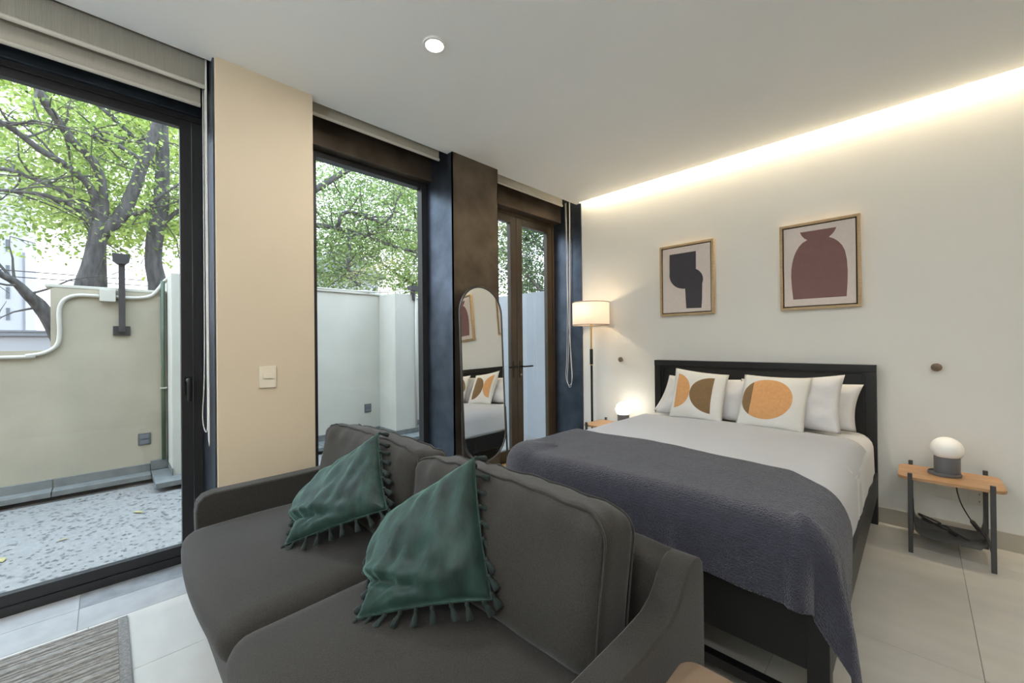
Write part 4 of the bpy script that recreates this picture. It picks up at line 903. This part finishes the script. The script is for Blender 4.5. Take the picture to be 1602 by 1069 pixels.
def tree(label, trunk, limbs, lm, nleaf, seed, rs=0.68, group='trees beyond the patio wall', lsize=0.075, zmin=2.3, spread=0.55, twigs=7, back=0.0):
    R = random.Random(seed); trunk = [(*p[:3], p[3]*rs) for p in trunk]; limbs = [[(*p[:3], p[3]*rs) for p in lb] for lb in limbs]
    t = thing('tree', label, 'tree', (trunk[0][0], trunk[0][1], -0.2), group)
    pp = smoothpath([p[:3] for p in trunk], 4); rr = []
    for i in range(len(trunk)-1):
        for k in range(4): rr.append(trunk[i][3]+(trunk[i+1][3]-trunk[i][3])*k/4)
    rr.append(trunk[-1][3])
    pp = [p + Vector((noise.noise(p*3), noise.noise(p*3+Vector((5, 0, 0))), 0))*0.02 for p in pp]
    MB().tube(pp, rr, 14).build('trunk', M['bark'], t, smooth=True)
    tw = MB(); ends = []
    for lb in limbs:
        pp = smoothpath([p[:3] for p in lb], 4); rr = []
        for i in range(len(lb)-1):
            for k in range(4): rr.append(lb[i][3]+(lb[i+1][3]-lb[i][3])*k/4)
        rr.append(lb[-1][3])
        pp = [p + Vector((noise.noise(p*5), noise.noise(p*5+Vector((5, 0, 0))), noise.noise(p*5+Vector((0, 9, 0)))))*0.02 for p in pp]
        MB().tube(pp, rr, 9).build('limb', M['bark'], t, smooth=True)
        for k in range(twigs):
            i = R.randint(len(pp)//4, len(pp)-1); p0 = pp[i]
            d = Vector((R.uniform(-1, 1), R.uniform(-1, 1), R.uniform(-0.35, 0.9))).normalized(); L = R.uniform(0.4, 1.0)
            pts = [p0]; 
            for q in range(4):
                d = (d + Vector((R.uniform(-.4, .4), R.uniform(-.4, .4), R.uniform(-.45, .25)))).normalized(); pts.append(pts[-1]+d*L/4)
            r0 = min(rr[i]*0.6, 0.014); tw.tube(pts, [r0, r0*0.8, r0*0.6, r0*0.4, r0*0.2], 5)
            ends += pts[1:]
            for q in range(2):
                a = pts[R.randint(1, 4)]; d2_ = Vector((R.uniform(-1, 1), R.uniform(-1, 1), R.uniform(-0.6, 0.6))).normalized(); b = a+d2_*R.uniform(0.2, 0.5)
                tw.tube([a, (a+b)/2+Vector((0, 0, 0.02)), b], [r0*0.4, r0*0.3, r0*0.15], 4); ends += [(a+b)/2, b]
    tw.build('twigs', M['twig'], t)['kind'] = 'stuff'
    vs = []; fs = []
    for k in range(nleaf):
        e = R.choice(ends); p = e + Vector((R.gauss(0, 1), R.gauss(0, 1), R.gauss(0, 0.7)))*spread*R.choice((0.15, 0.3, 0.5))
        if back and R.random() < 0.88: p.x -= R.uniform(0.25, back)
        if p.z < zmin or p.x > -2.9: continue
        a = Vector((R.uniform(-1, 1), R.uniform(-1, 1), R.uniform(-0.9, 0.35))).normalized(); b = a.cross(Vector((R.uniform(-1, 1), R.uniform(-1, 1), R.uniform(-1, 1)))).normalized(); c = a.cross(b)
        s = lsize*R.uniform(0.6, 1.25); o = len(vs)
        vs += [p, p+a*s*0.45+b*s*0.26-c*s*0.03, p+a*s, p+a*s*0.45-b*s*0.26-c*s*0.03]; fs += [(o, o+1, o+2), (o, o+2, o+3)]
    o = MB().add(vs, fs).build('leaves', lm, t); o['kind'] = 'stuff'
    return t
tree('forked tree with thick grey limbs spreading left, outside the left window', A, [A1, A2, A3, A4, A5, A6, A7, CL], M['leaf1'], 10000, 21, zmin=2.5, lsize=0.062, spread=0.9, back=1.6)
tree('single straight trunk beside the right edge of the left window', B, [B1, B2], M['leaf1'], 5000, 22, twigs=16, zmin=2.2, lsize=0.06, back=1.2, spread=0.8)
tree('tree with long bare horizontal boughs outside the middle window', T, [T1, T2, T3, T4, T5], M['leaf2'], 22000, 23, rs=0.9, twigs=16, lsize=0.065, back=1.8, spread=0.9)
D = [(-3.2, 3.4, -0.2, 0.18), (-3.2, 3.4, 1.5, 0.15), (-3.15, 3.3, 3.0, 0.12), (-3.1, 3.3, 4.5, 0.08), (-3.1, 3.3, 5.6, 0.04)]
DL = [[(-3.15, 3.3, 1.2+0.5*k, 0.06), (-3.15+0.7*math.cos(k*2.3), 3.3+0.7*math.sin(k*2.3), 1.7+0.5*k, 0.04), (-3.15+1.5*math.cos(k*2.3+.3), 3.3+1.5*math.sin(k*2.3+.3), 2.0+0.5*k, 0.02)] for k in range(7)]
tree('dense dark green tree behind the white wall outside the french doors', D, DL, M['leaf3'], 26000, 24, zmin=1.9, twigs=22, spread=0.7)
E2 = [(-6.0, 2.0, -0.2, 0.18), (-6.0, 2.0, 1.5, 0.15), (-6.0, 2.0, 3.0, 0.12), (-6.0, 2.0, 4.6, 0.06)]
EL = [[(-6.0, 2.0, 1.6+0.45*k, 0.06), (-6.0+0.8*math.cos(k*2.3), 2.0+0.8*math.sin(k*2.3), 2.0+0.45*k, 0.04), (-6.0+1.9*math.cos(k*2.3+.3), 2.0+1.9*math.sin(k*2.3+.3), 2.2+0.5*k, 0.02)] for k in range(7)]
tree('leafy pale green tree far behind the boughs of the middle window', E2, EL, M['leaf1'], 16000, 25, zmin=1.8, twigs=14, lsize=0.09, spread=0.8)
G = [(-8.5, -3.9, -0.2, 0.2), (-8.5, -3.9, 1.8, 0.16), (-8.5, -3.9, 3.6, 0.12), (-8.5, -3.9, 6.0, 0.06)]
GL = [[(-8.5, -3.9, 3.0+0.5*k, 0.06), (-8.5+0.9*math.cos(k*2.1), -3.9+1.0*math.sin(k*2.1), 3.5+0.5*k, 0.04), (-8.5+1.6*math.cos(k*2.1+.3), -3.9+2.4*math.sin(k*2.1+.3), 3.7+0.55*k, 0.02)] for k in range(8)]
tree('bright yellow green tree farthest back outside the left window', G, GL, M['leafbg'], 14000, 26, zmin=2.6, twigs=14, lsize=0.12, spread=0.9)

# ================================================================== FAR BUILDINGS
b1 = thing('apartment_building', 'white apartment block with a column of small windows at far left', 'building', (-24, -8.5, 0))
bx((-26, -11.5, -0.5), (-22, -6.10, 9.0)).build('walls', M['bldg'], b1)
for z0, z1 in ((4.02, 4.46), (3.18, 3.62), (2.36, 2.82), (5.0, 5.45)):
    f = frame_rect('window', -22.02, -21.97, -6.54, -6.44+0.0, z0, z1, 0.012, M['bldgg'], b1)
    bx((-22.01, -6.53, z0), (-21.985, -6.45, z1)).build('pane', M['winglass'], f)
bx((-22.05, -6.12, -0.5), (-21.95, -6.06, 5.0)).build('drain_pipe', M['bldgg'], b1)
nb = thing('parapet_wall', 'white neighbouring parapet with grey coping across the gap at far left', 'wall', (-7.1, -5.5, 0))
bx((-7.25, -9.5, -0.5), (-7.0, -3.4, 1.46)).build('wall', M['bldg'], nb)
bx((-7.30, -9.5, 1.46), (-6.95, -3.4, 1.50)).build('ledge', M['bldgg'], nb)
bx((-7.25, -9.5, 1.50), (-7.0, -3.4, 1.52)).build('band', M['bldg'], nb)
bx((-7.28, -9.5, 1.52), (-6.97, -3.4, 1.548)).build('coping', M['bldgg'], nb)
h = thing('gabled_house', 'pale gabled house glimpsed through leaves in the middle window', 'building', (-14, 3.2, 0))
bx((-17, 1.9, -0.5), (-14, 4.6, 4.2)).build('walls', M['bldg'], h)
MB().prism([(1.6, 4.15), (3.2, 5.4), (4.9, 4.15)], lambda p: (-17.2, p[0], p[1]), lambda p: (-13.8, p[0], p[1])).build('roof', M['bldgg'], h)
for k, (z, lb) in enumerate(((3.42, 'thin overhead cable against the sky at far left, upper line'), (3.25, 'thin overhead cable against the sky at far left, lower line'))):
    tag(MB().tube([(-15, -14, z+0.2), (-15, -7, z), (-15, -3, z), (-15, 2, z+0.2)], 0.014, 5).build('overhead_cable', M['cable']), lb, 'cable', 'overhead cables')
